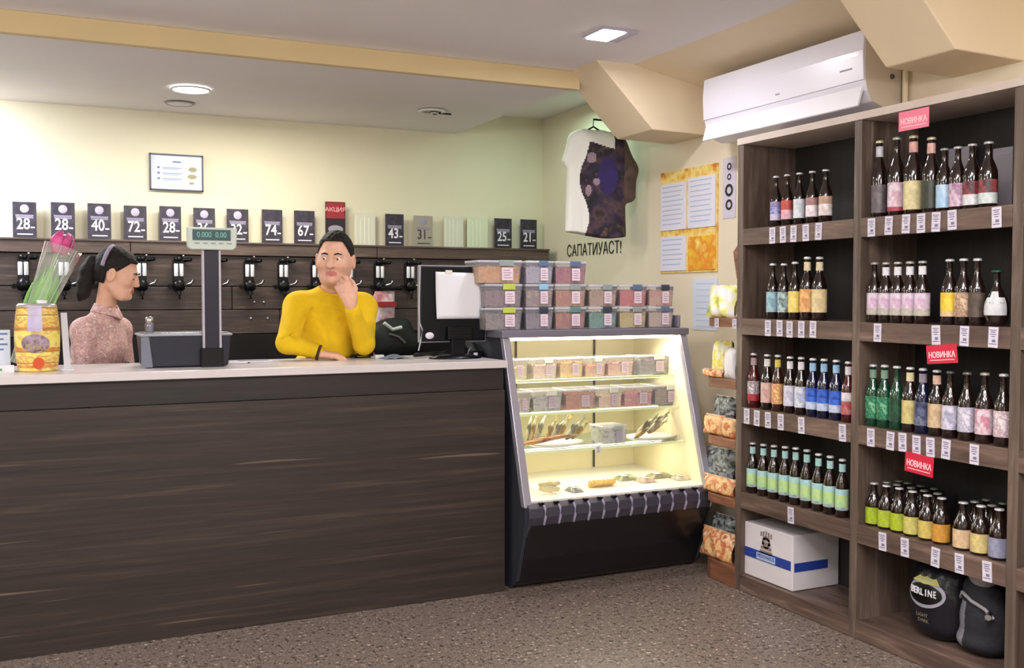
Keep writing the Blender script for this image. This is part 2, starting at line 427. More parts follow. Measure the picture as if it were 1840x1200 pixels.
# ================================================================ BACK WALL
M_pw = wood('panel_wood', (1.2, 1, 18), (38, 30, 27), (66, 53, 47), (104, 86, 77), .5, 2.4)
M_pw2 = wood('ledge_wood', (1.2, 1, 18), (60, 48, 43), (92, 76, 68), (128, 108, 96), .4, 2.4)
t = thing('wall_panelling', 'dark plank panelling behind the row of beer taps', 'panelling', (0, 6.62, 1.2))
XR = 3.40
for i, (z0, z1) in enumerate(((1.699, 1.77), (1.505, 1.695), (1.36, 1.501), (1.205, 1.356))):
    xs = [-3.0, -.9, .55+.3*i, 2.1-.2*i, XR]
    for a, b in zip(xs[:-1], xs[1:]):
        bx('plank', (a+.002, 6.52 if i else 6.50, z0), (b-.002, 6.56, z1), M_pw if i else M_pw2, t, bevel=.003)
bx('backing', (-3.0, 6.56, .1), (XR, 6.64, 1.76), mat('dark_backing', (30, 25, 24), .7), t)
bx('ledge', (-3.0, 6.49, 1.77), (XR, 6.745, 1.782), M_pw2, t)
M_dark = mat('dark_plastic', (20, 20, 23), .35)
M_black = mat('black_plastic', (10, 10, 12), .3)
t = thing('back_counter', 'dark back counter with steel rail below the taps', 'counter', (0, 6.3, 0))
bx('carcass', (-3.0, 6.0, 0), (XR, 6.52, 1.02), mat('dark_laminate', (20, 17, 17), .6), t)
bx('drip_rail', (-3.0, 5.98, 1.02), (XR, 6.1, 1.045), mat('dull_steel', (105, 105, 112), .3, metal=.9), t)
bx('splash_strip', (-3.0, 6.5, 1.02), (XR, 6.56, 1.2), mat('dark_laminate', (34, 28, 27)), t)

# beer taps
M_sil = mat('silver_label', (216, 218, 224), .3)
def tap_proto():
    t = thing('beer_tap', '', 'beer tap')
    MB().box((-.03, .0, 1.50), (.03, .03, 1.665)).build('mount', M_black, t, bevel=.006)
    MB().lathe([(.02, 0), (.036, .012), (.036, .05), (.024, .065), (.02, .07)], (0, -.02, 1.475), 14).build('valve_body', M_black, t)
    for s in (-1, 1):
        MB().lathe([(.011, 0), (.0125, .004), (.0125, .072), (.011, .077)], (s*.0155, -.022, 1.565), 10).build('sight_tube', M_sil, t)
    MB().lathe([(.018, 0), (.026, .008), (.026, .022), (.014, .03)], (0, -.01, 1.655), 12).build('top_cap', M_black, t)
    MB().tube([(.035, -.01, 1.51), (.075, -.03, 1.525), (.085, -.035, 1.545)], [.008, .007, .009], 8).build('lever', M_chrome, t)
    MB().tube([(0, -.03, 1.48), (0, -.045, 1.455), (0, -.045, 1.425)], [.012, .011, .010], 8).build('spout', M_black, t)
    MB().tube([(.04, .02, 1.665), (.075, -.015, 1.668)], .011, 8).build('knob', M_black, t)
    MB().tube([(-.05, .01, 1.505), (-.05, -.02, 1.50)], [.014, .014], 8).build('gas_knob', M_dark, t)
    MB().ball((.03, -.012, 1.69), .007).build('screw', M_chrome, t)
    return t
tp = tap_proto()
o_ = ['first', 'second', 'third', 'fourth', 'fifth', 'sixth', 'seventh', 'eighth', 'ninth', 'tenth', 'eleventh', 'twelfth', 'thirteenth']
near = ['behind the pink tulip', "left of the woman's ponytail", "hidden behind the woman's head", "in front of the woman's forehead", 'between woman and scale display', 'behind the scale pole',
        'right of the scale pole', "left of the man's shoulder", "just left of the man's face", "just right of the man's face", 'third to the left of monitor', 'left of the monitor', 'hidden behind the monitor']
for i in range(12):
    o = tp if i == 0 else copy_tree(tp)
    x = -.035+.2145*i
    o.location = (x, 6.49, 0)
    tag(o, 'black beer tap with silver sight tubes, '+near[i if i < 9 else i if i < 12 else 12], 'beer tap', 'beer taps on the plank panelling')
for px, py in ((451, 453), (480, 453), (457, 543), (474, 543), (451, 572), (481, 572), (745, 457), (145, 446)):
    q = P(px, py, Y=6.518)
    MB().ball(q+Vector((0, -.002, 0)), (.010, .006, .008), 8, 6).build('screw_cap', M_chrome, bpy.data.objects['wall_panelling'])

# price boards on the ledge
M_pb = multi('price_board_print', [(38, 34, 46), (46, 41, 55), (66, 60, 78)], 22, rough=.35, const=False)
M_ink = mat('white_ink', (232, 230, 240), .5)
M_inkg = mat('grey_ink', (150, 146, 160), .5)
def price_board(px0, py0, px1, py1, num, label, bg=None, ink=None, crest=True, hide=False):
    a = P(px0, py0, Y=6.70); b = P(px1, py0, Y=6.70); zb = 1.783
    w = b.x-a.x; h = a.z-zb; c = Vector(((a.x+b.x)/2, 6.70, zb))
    t = thing('price_board', label, 'price sign', c, 'price boards above the taps')
    bx('board', (a.x, 6.695, zb), (b.x, 6.701, zb+h), bg or M_pb, t, bevel=.001)
    M = frame((c.x, 6.694, zb+h*.40), (1, 0, 0), (0, 0, 1))
    mb = MB()
    if num: add_text(mb, num, h*.42, M @ Matrix.Translation((-w*.06, 0, 0)), .8, .0014); mb.box((w*.25, -h*.1, 0), (w*.42, -h*.06, .001), M); 
    else: pass
    mb.box((-w*.32, -h*.28, 0), (w*.34, -h*.25, .001), M)
    if mb.v: mb.build('price_lettering', ink or M_ink, t)
    m2 = MB()
    if crest: m2.lathe([(.001, .001), (w*.17, .001), (w*.19, 0)], (0, h*.42, 0), 14, M)
    for dz in (.235, .20, .165): m2.box((-w*(.38-.3*(.235-dz)), h*dz, 0), (w*(.38-.2*(.235-dz)), h*(dz+.018), .001), M)
    m2.build('crest_print', M_inkg if ink else mat('lilac_ink', (186, 178, 205), .5), t)
pl = [(22, 362, 65, '28'), (91, 363, 134, '28'), (157, 365, 199, '40'), (222, 369, 263, '72'), (286, 370, 325, '28'), (347, 373, 386, '36'), (407, 375, 446, '32'), (470, 376, 507, '74'), (528, 378, 565, '67'),
      (692, 384, 725, '43'), (743, 387, 777, '31'), (888, 392, 919, '25'), (935, 394, 964, '21')]
lab = ['dark price board reading 28, leftmost on the ledge', 'dark price board reading 28, behind the pink tulip', 'dark price board reading 40 beside the tulip', 'dark price board reading 72, above the woman',
       'dark price board reading 28, left of the scale display', 'dark price board half hidden behind the scale display', 'dark price board at right edge of the scale display', 'dark price board reading 74 on the ledge',
       "dark price board reading 67, left of the man's head", "dark price board reading 43, right of the man's head", 'grey price board reading 31 on the ledge', 'dark price board reading 25 near the room corner', 'dark price board reading 21, rightmost on the ledge']
for i, (a, b, c_, n) in enumerate(pl):
    if n == '31': price_board(a, b, c_, 0, n, lab[i], mat('grey_board', (160, 152, 140), .5), mat('dark_ink', (70, 66, 64)))
    else: price_board(a, b, c_, 0, n, lab[i], crest=i < 7)
# red sign above the man
a = P(584, 362, Y=6.70); b = P(620, 362, Y=6.70); t = thing('promotion_board', "dark red promotion board above the man's head", 'sign', (a.x, 6.7, 1.783))
bx('board', (a.x, 6.693, 1.783), (b.x, 6.70, a.z), mat('dark_board', (48, 38, 44), .4), t)
h = a.z-1.783; w = b.x-a.x
bx('red_panel', (a.x+.006, 6.690, 1.783+h*.62), (b.x-.006, 6.693, a.z-.006), mat('deep_red', (150, 28, 44), .4), t, bevel=0)
m_ = MB(); M = frame(((a.x+b.x)/2, 6.6895, 1.783+h*.82), (1, 0, 0), (0, 0, 1)); add_text(m_, 'АКЦИЯ', h*.13, M, 1.1); m_.build('lettering', mat('pink_ink', (245, 190, 190)), t)
MB().lathe([(.001, .001), (w*.38, .001)], (0, 0, 0), 14, frame(((a.x+b.x)/2, 6.691, 1.783+h*.38), (1, 0, 0), (0, 0, 1)), sy=.5).build('emblem', M_inkg, t)
# blank / faint sheets
M_faint = mat('pale_sheet', (214, 214, 196), .6); M_faint2 = mat('pale_green_sheet', (214, 220, 190), .6)
for a_, b_, c_, mm, lb in ((636, 382, 674, M_faint, "blank pale sheet right of the man's head"), (797, 388, 832, M_faint, 'blank pale sheet, left of the two pale ones'), (839, 389, 876, M_faint2, 'pale greenish sheet beside the blank one near corner')):
    a = P(a_, b_, Y=6.72); b = P(c_, b_, Y=6.72); t = thing('blank_sheet', lb, 'paper', ((a.x+b.x)/2, 6.72, 1.783), 'blank sheets on the ledge')
    bx('sheet', (a.x, 6.717, 1.783), (b.x, 6.72, a.z), mm, t, bevel=0)
    m_ = MB()
    for k in range(4): m_.box((a.x+.012+.03*k, 6.7155, 1.80), (a.x+.018+.03*k, 6.717, a.z-.02-.01*(k % 2)))
    m_.build('faint_print', mat('faint_ink', (232, 234, 214), .5), t)
# certificate
a = P(268, 275, Y=6.745); b = P(365, 345, Y=6.745); t = thing('framed_certificate', 'framed certificate hanging on the cream wall above price boards', 'picture', ((a.x+b.x)/2, 6.745, b.z))
mb = MB(); w = .008
for q in (((a.x, 0, b.z), (a.x+w, 0, a.z)), ((b.x-w, 0, b.z), (b.x, 0, a.z)), ((a.x, 0, b.z), (b.x, 0, b.z+w)), ((a.x, 0, a.z-w), (b.x, 0, a.z))):
    mb.box((q[0][0], 6.725, q[0][2]), (q[1][0], 6.745, q[1][2]))
mb.build('frame', mat('slate_frame', (62, 72, 92), .4), t)
bx('paper', (a.x+w, 6.735, b.z+w), (b.x-w, 6.742, a.z-w), mat('bluish_paper', (214, 222, 238), .5), t, bevel=0)
M = frame(((a.x+b.x)/2, 6.7345, (a.z+b.z)/2), (1, 0, 0), (0, 0, 1)); W_ = b.x-a.x; H_ = a.z-b.z
mb = MB()
for k in range(3):
    mb.box((-W_*.36, H_*(.10-.15*k), 0), (-W_*.31, H_*(.15-.15*k), .001), M)
    mb.box((-W_*.26, H_*(.115-.15*k), 0), (W_*.10, H_*(.13-.15*k), .001), M); mb.box((-W_*.26, H_*(.08-.15*k), 0), (W_*.04, H_*(.09-.15*k), .001), M)
mb.box((-W_*.07, H_*.27, 0), (W_*.08, H_*.31, .001), M)
mb.build('printed_lines', mat('blue_ink', (96, 120, 168), .5), t)
mb = MB(); mb.lathe([(.001, .001), (W_*.08, .001)], (W_*.30, H_*.1, 0), 12, M, sy=.6); mb.lathe([(.001, .001), (W_*.09, .001)], (W_*.29, -H_*.1, 0), 12, M, sy=.5); mb.lathe([(.001, .001), (W_*.05, .001)], (W_*.28, -H_*.28, 0), 12, M, sy=.5)
mb.build('emblem', mat('olive_ink', (150, 150, 110), .5), t)

# ================================================================ COUNTER
M_cw = wood('counter_wood', (.5, 1, 17), (30, 23, 20), (50, 39, 33), (72, 59, 50), .55, 2.4, streak=.35)
M_cb = wood('counter_band_wood', (.8, 1, 12), (24, 20, 19), (36, 29, 27), (50, 41, 37), .5, 2.2)
M_top = mat('pale_worktop', (208, 200, 200), .28, var=.03, vscale=6)
XC = 2.075
t = thing('shop_counter', 'long dark wood shop counter with pale stone-look worktop', 'counter', (0, 4.73, 0))
bx('front_panel', (-3.0, 4.43, .0), (XC, 4.46, .99), M_cw, t, bevel=.002)
bx('top_band', (-3.0, 4.447, .992), (XC, 4.475, 1.096), M_cb, t, bevel=.001)
bx('end_panel', (XC-.03, 4.462, 0), (XC, 5.0, 1.096), M_cb, t, bevel=.001)
bx('inner_shelf', (-3.0, 4.48, .55), (XC-.032, 4.98, .57), M_cb, t)
bx('worktop', (-3.0, 4.42, 1.097), (XC+.012, 5.03, 1.132), M_top, t, bevel=.003)
ZC = 1.132

# ================================================================ RIGHT WALL
M_txt = mat('black_lettering', (46, 44, 42), .6)
t = thing('wall_lettering', 'thin black lettering on the wall below the hanging t-shirt', 'lettering', (XW-.003, 5.95, 1.83))
a = P(1022, 443, X=XW-.003); b = P(1113, 443, X=XW-.003)
mb = MB(); M = frame((XW-.003, (a.y+b.y)/2, (a.z+b.z)/2-.022), (0, -1, 0), (0, 0, 1))
add_text(mb, 'САПАТИУАСТ!', .115, M, (a.y-b.y)/.115/6.6); mb.build('letters', M_txt, t)
def wall_sheet(name, label, cat, q, mats, thick=.004, group=None):
    a = P(q[0], (q[1]+q[3])/2, X=XW); b = P(q[2], (q[1]+q[3])/2, X=XW)
    zt = P(q[0], q[1], X=XW).z; zb = P(q[0], q[3], X=XW).z
    t = thing(name, label, cat, (XW, (a.y+b.y)/2, zb), group)
    bx('sheet', (XW-thick, b.y, zb), (XW, a.y, zt), mats, t, bevel=0)
    return t, a.y, b.y, zb, zt
M_orange = multi('autumn_print', [(222, 170, 60), (240, 220, 140), (236, 190, 90), (200, 120, 30)], 14, rough=.5, const=False)
t, ya, yb, zb, zt = wall_sheet('notice_board', 'orange printed information board with paper pockets on the wall', 'notice board', (1189, 312, 1291, 491), M_orange, .008)
M_pap = mat('pocket_paper', (224, 224, 238), .5); M_lin = mat('pale_blue_ink', (176, 190, 220), .5)
ym = (ya+yb)/2; hh = zt-zb
for k, (y0, y1, z0, z1) in enumerate(((ya-.012, ym+.012, .42, .88), (ym-.012, yb+.012, .42, .90), (ya-.012, ym+.012, .02, .36))):
    o = bx('paper_pocket', (XW-.016, y1, zb+hh*z0), (XW-.008, y0, zb+hh*z1), M_pap, t, bevel=.001)
    mb = MB()
    for r in range(9 if k < 2 else 6):
        z = zb+hh*(z1-.03-(z1-z0-.05)*r/(9 if k < 2 else 6)); mb.box((XW-.0168, y1+.03+.01*(r % 3), z-.006), (XW-.016, y0-.02, z))
    mb.build('printed_text', M_lin, o)
bx('yellow_flyer', (XW-.014, yb+.01, zb+hh*.02), (XW-.008, ym-.012, zb+hh*.34), multi('honey_print', [(235, 200, 60), (226, 140, 30), (245, 225, 120)], 12, const=False), t, bevel=.001)
t, ya, yb, zb, zt = wall_sheet('narrow_poster', 'narrow pale poster with black emblems beside the shelving', 'poster', (1300, 285, 1323, 393), mat('lilac_paper', (206, 198, 214), .5))
mb = MB(); M = frame((XW-.0045, (ya+yb)/2, zb), (0, -1, 0), (0, 0, 1)); hh = zt-zb
for z, r in ((.22, .03), (.46, .035), (.68, .018), (.85, .02)): mb.lathe([(r*.55, .001), (r, .001)], (.0, hh*z, 0), 14, M)
mb.build('emblems', M_txt, t)
t, ya, yb, zb, zt = wall_sheet('paper_notice', 'plain bluish paper sheet taped under the notice board', 'paper', (1246, 500, 1290, 592), mat('bluish_paper', (214, 222, 238)))
mb = MB()
for r in range(8): z = zt-.03-.035*r; mb.box((XW-.0048, yb+.03, z-.004), (XW-.004, ya-.03, z))
mb.build('printed_text', M_lin, t)

# air conditioner
t = thing('air_conditioner', 'white wall-mounted split air conditioner with open louver above shelving', 'air conditioner', (XW, 3.86, 2.27))
y0, y1 = 3.29, 4.44
M_ac = mat('ac_white', (226, 224, 236), .3, coat=.3); M_ac_shade = mat('ac_side_shade', (210, 196, 176), .5)
prof = [(3.455, 2.27), (3.36, 2.262), (3.29, 2.285), (3.262, 2.33), (3.25, 2.37), (3.245, 2.50), (3.252, 2.585), (3.29, 2.597), (3.455, 2.597)]
MB().prism([(x, y0, z) for x, z in prof], (0, y1-y0, 0)).build('casing', M_ac, t, bevel=.006)
MB().prism([(3.242, y0+.003, 2.375), (3.237, y0+.003, 2.50), (3.245, y0+.003, 2.588), (3.252, y0+.003, 2.588), (3.25, y0+.003, 2.375)], (0, y1-y0-.006, 0)).build('front_panel', M_ac, t, bevel=.003)
MB().prism([(3.262, y0+.02, 2.348), (3.232, y0+.02, 2.262), (3.226, y0+.02, 2.266), (3.250, y0+.02, 2.350)], (0, y1-y0-.04, 0)).build('louver', mat('ac_louver', (238, 236, 244), .3), t)
MB().box((3.262, y0+.025, 2.345), (3.30, y1-.025, 2.353)).build('outlet_gap', M_black, t)
MB().prism([(x, y0-.002, z) for x, z in prof], (0, .0035, 0)).build('side_panel', M_ac_shade, t)  # thin tan sheet: shade on the casing end painted as colour
MB().box((3.240, 3.83, 2.405), (3.243, 3.86, 2.413)).build('brand_mark', mat('grey_ink', (150, 146, 160)), t)
MB().box((3.236, 3.36, 2.43), (3.242, 3.43, 2.436)).build('model_mark', mat('grey_ink', (150, 146, 160)), t)
MB().tube([(3.44, 3.25, 2.61), (3.44, 3.25, 2.22)], .012, 8).build('pipe', M_beam2, t)
MB().ball((3.40, 3.288, 2.40), .012, 8, 6).build('side_knob', mat('dark_ink', (70, 66, 64)), t)

# ================================================================ SHELVING
M_sv = wood('shelf_wood_upright', (9, 9, .8), (70, 57, 50), (104, 88, 78), (140, 122, 110), .45, 2.5)
M_sh = wood('shelf_wood_level', (9, .8, 9), (66, 50, 44), (104, 84, 74), (140, 118, 106), .45, 2.5)
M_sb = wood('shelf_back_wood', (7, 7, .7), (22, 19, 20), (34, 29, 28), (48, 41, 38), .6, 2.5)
XF = 3.12
ZS = [1.768, 1.336, .905, .487, .08]           # tops of the boards, from above
PY = [3.985, 3.215, 2.455, 1.69]               # outer edges of the uprights
t = SHU = thing('shelving_unit', 'tall dark wood shelving unit filled with bottles along right wall', 'shelving', (3.29, 2.9, 0))
for y in PY: bx('upright', (XF, y-.042, 0), (3.455, y, 2.175), M_sv, t, bevel=.0015)
bx('top_board', (XF-.004, PY[-1]-.05, 2.176), (3.455, PY[0]+.004, 2.208), mat('pale_edge_board', (196, 182, 172), .5, var=.06, vscale=10), t)
for i in range(3):
    ya, yb = PY[i]-.0425, PY[i+1]+.0005
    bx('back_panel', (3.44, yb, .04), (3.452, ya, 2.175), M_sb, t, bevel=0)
    for k, z in enumerate(ZS):
        bx('shelf', (XF+.02, yb, z-.03), (3.44, ya, z), M_sh, t, bevel=.001)
        bx('fascia', (XF-.001, yb, z-.078), (XF+.02, ya, z+.0005), M_sh, t, bevel=.0015)

# ---- bottles
M_brown = mat('brown_glass', (30, 16, 12), .08, coat=.6, spec=.6)
M_amber = mat('amber_glass', (58, 30, 16), .08, coat=.6, spec=.6)
M_green = mat('green_glass', (14, 62, 40), .08, coat=.6, spec=.6)
M_red = mat('red_brown_glass', (72, 18, 20), .08, coat=.6, spec=.6)
M_blueg = mat('dark_blue_glass', (16, 20, 52), .08, coat=.6, spec=.6)
def bottle_prof(h, r, kind):
    if kind == 'stubby': pts = [(.0, .004), (.86, .0), (1, .02), (1, .50), (.92, .58), (.62, .70), (.44, .78), (.40, .95), (.44, .955), (.44, .985)]
    elif kind == 'slim': pts = [(.0, .004), (.88, .0), (1, .015), (1, .56), (.93, .62), (.62, .71), (.42, .78), (.36, .95), (.42, .955), (.42, .985)]
    elif kind == 'round': pts = [(.0, .004), (.6, .0), (.72, .02), (.95, .16), (1, .28), (.93, .42), (.62, .58), (.36, .70), (.26, .78), (.25, .95), (.30, .955), (.30, .985)]
    else: pts = [(.0, .004), (.88, .0), (1, .012), (1, .50), (.95, .57), (.70, .66), (.46, .74), (.36, .80), (.33, .95), (.39, .955), (.39, .985)]
    return [(max(.0005, a*r), b*h) for a, b in pts]
BT = {}
def pmat(cols): 
    if len(cols) == 1: cols = [cols[0], tuple(int(v*.86) for v in cols[0])]
    return multi('print_%02x%02x%02x_%02x%02x%02x_%d' % (*cols[0], *cols[1], len(cols)), cols, 45, rough=.45, const=False, rng=(.38, .62), detail=4)
def bottle(x, y, z, h, r, kind, glass, cols, neck, capc, label, group, lab=(.13, .49), wide=1.9):
    """cols: list of (top fraction of the label, [colours]) bands"""
    key = (round(h, 3), round(r, 4), kind, glass.name, str(cols), str(neck), capc, lab)
    if key not in BT:
        p_ = bottle_prof(h, r, kind)
        mb = MB(); mb.lathe(p_, seg=20)
        o = mb.build('beer_bottle', glass)
        m_ = MB(); m_.lathe([(r*.30+.006, h*.958), (r*.30+.0075, h*.965), (r*.28+.0065, h*.992), (r*.2, h), (.0005, h)], seg=14)
        m_.build('cap', mat('cap_%d_%d_%d' % capc, capc, .3, metal=.4), o)
        mats = [pmat(c) for _, c in cols]; mb = MB()
        z0, z1 = lab[0]*h, lab[1]*h; prev = 0
        for i, (fr, c) in enumerate(cols):
            mb.mi = i; a, b = z0+(z1-z0)*prev, z0+(z1-z0)*fr; prev = fr
            rr = r*1.012 if kind != 'round' else None
            if rr: mb.lathe([(rr, a), (rr, b)], seg=16, a0=PI-wide, a1=PI+wide)
            else:
                ks = [a+(b-a)*j/5 for j in range(6)]
                def R_(zz):
                    for (ra, za), (rb, zb_) in zip(p_[:-1], p_[1:]):
                        if za <= zz <= zb_: return (ra+(rb-ra)*(zz-za)/max(1e-6, zb_-za))*1.02
                    return r
                mb.lathe([(R_(k_), k_) for k_ in ks], seg=12, a0=PI-1.2*(1-i*.6), a1=PI+1.2*(1-i*.6))
        mb.build('bottle_label', mats, o)
        if neck:
            f = .78 if kind != 'stubby' else .78; pr = [(max(.36, .40)*r+.003, h*f), (r*.36+.0035, h*.915)]
            if kind == 'stubby': pr = [(r*.46+.001, h*.79), (r*.43, h*.91)]
            if kind == 'slim': pr = [(r*.44+.001, h*.785), (r*.40, h*.91)]
            MB().lathe(pr, seg=14, a0=PI-1.9, a1=PI+1.9).build('neck_label', pmat(neck), o)
        BT[key] = o; n = o
    else: n = copy_tree(BT[key])
    n.location = (x, y, z); n.rotation_euler = (0, 0, random.uniform(-.2, .2)+.5)
    tag(n, label, 'bottle', group); return n
ORD = ['first', 'second', 'third', 'fourth', 'fifth', 'sixth', 'seventh', 'eighth', 'ninth', 'tenth']
def on_shelf(px, capy, row, depth=.06):
    X = XF+depth; q = P(px, capy, X=X); return X, q.y, ZS[row], q.z-ZS[row]
WH = (226, 222, 228)
def put(row, bay, specs, depth=.045):
    rown = ['top', 'second', 'third', 'fourth'][row]; n = len(specs)
    y0, y1 = (PY[1]+.005, PY[0]-.045) if bay == 'left' else (PY[2]+.005, PY[1]-.045)
    ys = [on_shelf(sp[0], sp[1], row, depth)[1] for sp in specs]; rr = [sp[2] for sp in specs]
    for i in range(n): ys[i] = min(ys[i], (y1 if i == 0 else ys[i-1]-rr[i-1])-rr[i]-.0012)
    for i in range(n-1, -1, -1): ys[i] = max(ys[i], (y0 if i == n-1 else ys[i+1]+rr[i+1])+rr[i]+.0012)
    for i, sp in enumerate(specs):
        px, capy, r, kind, glass, cols, neck, desc = sp[:8]
        capc = sp[8] if len(sp) > 8 else (205, 205, 208)
        x, y, z, h = on_shelf(px, capy, row, depth)
        y = ys[i]
        kw = sp[9] if len(sp) > 9 else {}
        bottle(x, y, z, h, r, kind, glass, cols, neck, capc, f'{desc}, {ORD[i]} from left on {rown} shelf, {bay} bay', f'bottles on the {rown} shelf of the {bay} bay', **kw)
def one(*c): return [(1, list(c))]
put(0, 'left', [
    (1395, 316, .027, 'long', M_brown, [(.35, [(205, 200, 226)]), (.7, [(74, 78, 160), (180, 180, 225)]), (1, [(150, 140, 190)])], None, 'brown bottle with blue and lilac label'),
    (1415, 313, .027, 'long', M_brown, [(.5, [(214, 150, 170), (225, 190, 200)]), (1, [(206, 84, 74)])], None, 'brown bottle with red and pink label'),
    (1437, 310, .027, 'long', M_brown, one((222, 226, 232), (190, 196, 206)), None, 'brown bottle with plain white label'),
    (1460, 307, .028, 'long', M_brown, [(.6, [(214, 196, 206), (240, 236, 240)]), (1, [(176, 132, 132)])], None, 'brown bottle with white and mauve label'),
    (1484, 304, .029, 'long', M_brown, [(.6, [(206, 190, 190), (236, 226, 226)]), (1, [(196, 160, 140)])], None, 'brown bottle with beige and white label')])
put(1, 'left', [
    (1389, 473, .030, 'long', M_brown, one((164, 198, 206), (120, 160, 175)), None, 'dark bottle with pale blue label'),
    (1409, 473, .029, 'long', M_brown, one((190, 208, 216), (96, 120, 120)), None, 'dark bottle with pale blue-white label'),
    (1429, 470, .030, 'long', M_brown, one((222, 198, 96), (235, 220, 130)), None, 'dark bottle with yellow label'),
    (1451, 461, .032, 'long', M_brown, one((232, 192, 132), (205, 140, 80)), [(230, 216, 180)], 'taller dark bottle with peach label'),
    (1473, 461, .033, 'long', M_brown, one((226, 206, 160), (200, 180, 130)), [(230, 216, 180)], 'taller dark bottle with cream label')])
Bl = [(.35, [(196, 206, 232)]), (.6, [(40, 80, 190), (60, 110, 210)]), (1, [(52, 104, 206), (30, 60, 160)])]
put(2, 'left', [
    (1353, 634, .030, 'long', M_red, [(.35, [(178, 50, 62)]), (1, [(212, 206, 210), (110, 100, 108), (212, 206, 210)])], [(170, 150, 150)], 'red-brown bottle with black-and-white lettered label'),
    (1379, 636, .030, 'long', M_brown, one((214, 190, 176), (196, 150, 150)), [WH], 'dark bottle with pinkish beige label'),
    (1398, 637, .028, 'long', M_amber, one((224, 186, 120), (200, 120, 110), (228, 200, 110)), [(214, 198, 90)], 'amber bottle with orange and yellow label'),
    (1420, 640, .029, 'long', M_brown, one((216, 214, 226), (180, 176, 200)), [WH], 'dark bottle with white label'),
    (1440, 641, .029, 'long', M_brown, one((222, 224, 232), (170, 176, 200)), [WH], 'dark bottle with white and grey label'),
    (1461, 643, .030, 'long', M_blueg, Bl, [(150, 190, 226)], 'bottle with bright blue label'),
    (1481, 644, .030, 'long', M_blueg, Bl, [(150, 190, 226)], 'bottle with bright blue label'),
    (1503, 646, .030, 'long', M_blueg, Bl, [(150, 190, 226)], 'bottle with bright blue label'),
    (1525, 649, .029, 'long', M_red, [(.6, [(190, 120, 122), (160, 50, 56)]), (1, [(226, 220, 224)])], [WH], 'reddish bottle beside the divider')])
mint = [(.14, [(120, 140, 150), (190, 200, 200)]), (.72, [(160, 208, 158), (190, 214, 140)]), (1, [(156, 204, 204), (180, 210, 214)])]
put(3, 'left', [(x, y, .0285, 'long', M_brown, mint, [(166, 208, 206)], 'brown bottle with mint green label') for x, y in
    ((1352, 794), (1372, 797), (1391, 799), (1411, 801), (1430, 803), (1450, 807), (1471, 814), (1492, 818), (1514, 824))])
T = {'lab': (.06, .42)}
put(0, 'right', [
    (1581, 252, .031, 'long', M_brown, one((84, 78, 82), (110, 100, 104)), [(196, 194, 204)], 'tall dark bottle with grey label', (200, 190, 160), T),
    (1612, 246, .034, 'long', M_brown, [(.15, [(180, 60, 90)]), (1, [(218, 206, 216), (190, 150, 170)])], None, 'tall dark bottle with pinkish white label', (170, 175, 170), T),
    (1642, 243, .036, 'long', M_brown, one((220, 206, 160), (190, 178, 128)), [(214, 160, 150)], 'tallest bottle with cream label and pink neck', (200, 190, 160), T),
    (1674, 246, .033, 'long', M_brown, one((52, 56, 44), (36, 40, 34)), [(214, 170, 160)], 'tall dark bottle with dark green label', (200, 190, 160), T),
    (1697, 266, .029, 'long', M_brown, one((148, 186, 216), (180, 206, 226)), None, 'dark bottle with light blue label', (150, 160, 160), T),
    (1722, 263, .031, 'long', M_brown, one((214, 190, 206), (150, 110, 140)), None, 'dark bottle with mauve-white label', (190, 190, 196), T),
    (1747, 258, .031, 'long', M_brown, [(.45, [(216, 214, 220)]), (1, [(150, 60, 66), (60, 30, 40)])], None, 'dark bottle with red and white label', (190, 190, 196), T),
    (1777, 254, .033, 'long', M_brown, [(.45, [(206, 216, 214)]), (1, [(150, 70, 70), (60, 34, 40)])], None, 'wide dark bottle with white and red label', (190, 190, 196), T)])
wl = [(.32, [(168, 160, 150), (196, 190, 184)]), (1, [(214, 204, 216), (196, 160, 190)])]
put(1, 'right', [(x, y, .0305, 'long', M_brown, wl, nk, 'dark bottle with white-pink label', (180, 178, 170)) for x, y, nk in
    ((1567, 471, None), (1588, 471, [WH]), (1610, 470, [WH]), (1634, 469, [WH]), (1658, 468, [WH]))]+[
    (1707, 465, .0315, 'long', M_brown, [(.25, [(220, 190, 140)]), (1, [(216, 180, 40), (232, 200, 70)])], None, 'dark bottle with yellow label'),
    (1730, 464, .031, 'long', M_brown, one((196, 168, 142), (140, 106, 84), (206, 180, 150)), None, 'dark bottle with brown and cream label'),
    (1751, 464, .029, 'long', M_brown, one((92, 76, 66), (70, 58, 52)), None, 'dark bottle with dim brown label'),
    (1792, 485, .042, 'round', M_brown, [(.75, [(206, 206, 208), (190, 190, 196)]), (1, [(206, 206, 208)])], None, 'round-bellied bottle with white label and green top', (20, 90, 60), {'lab': (.2, .62)})])
gl = [(1, [(60, 150, 110), (20, 84, 54), (110, 180, 140)])]
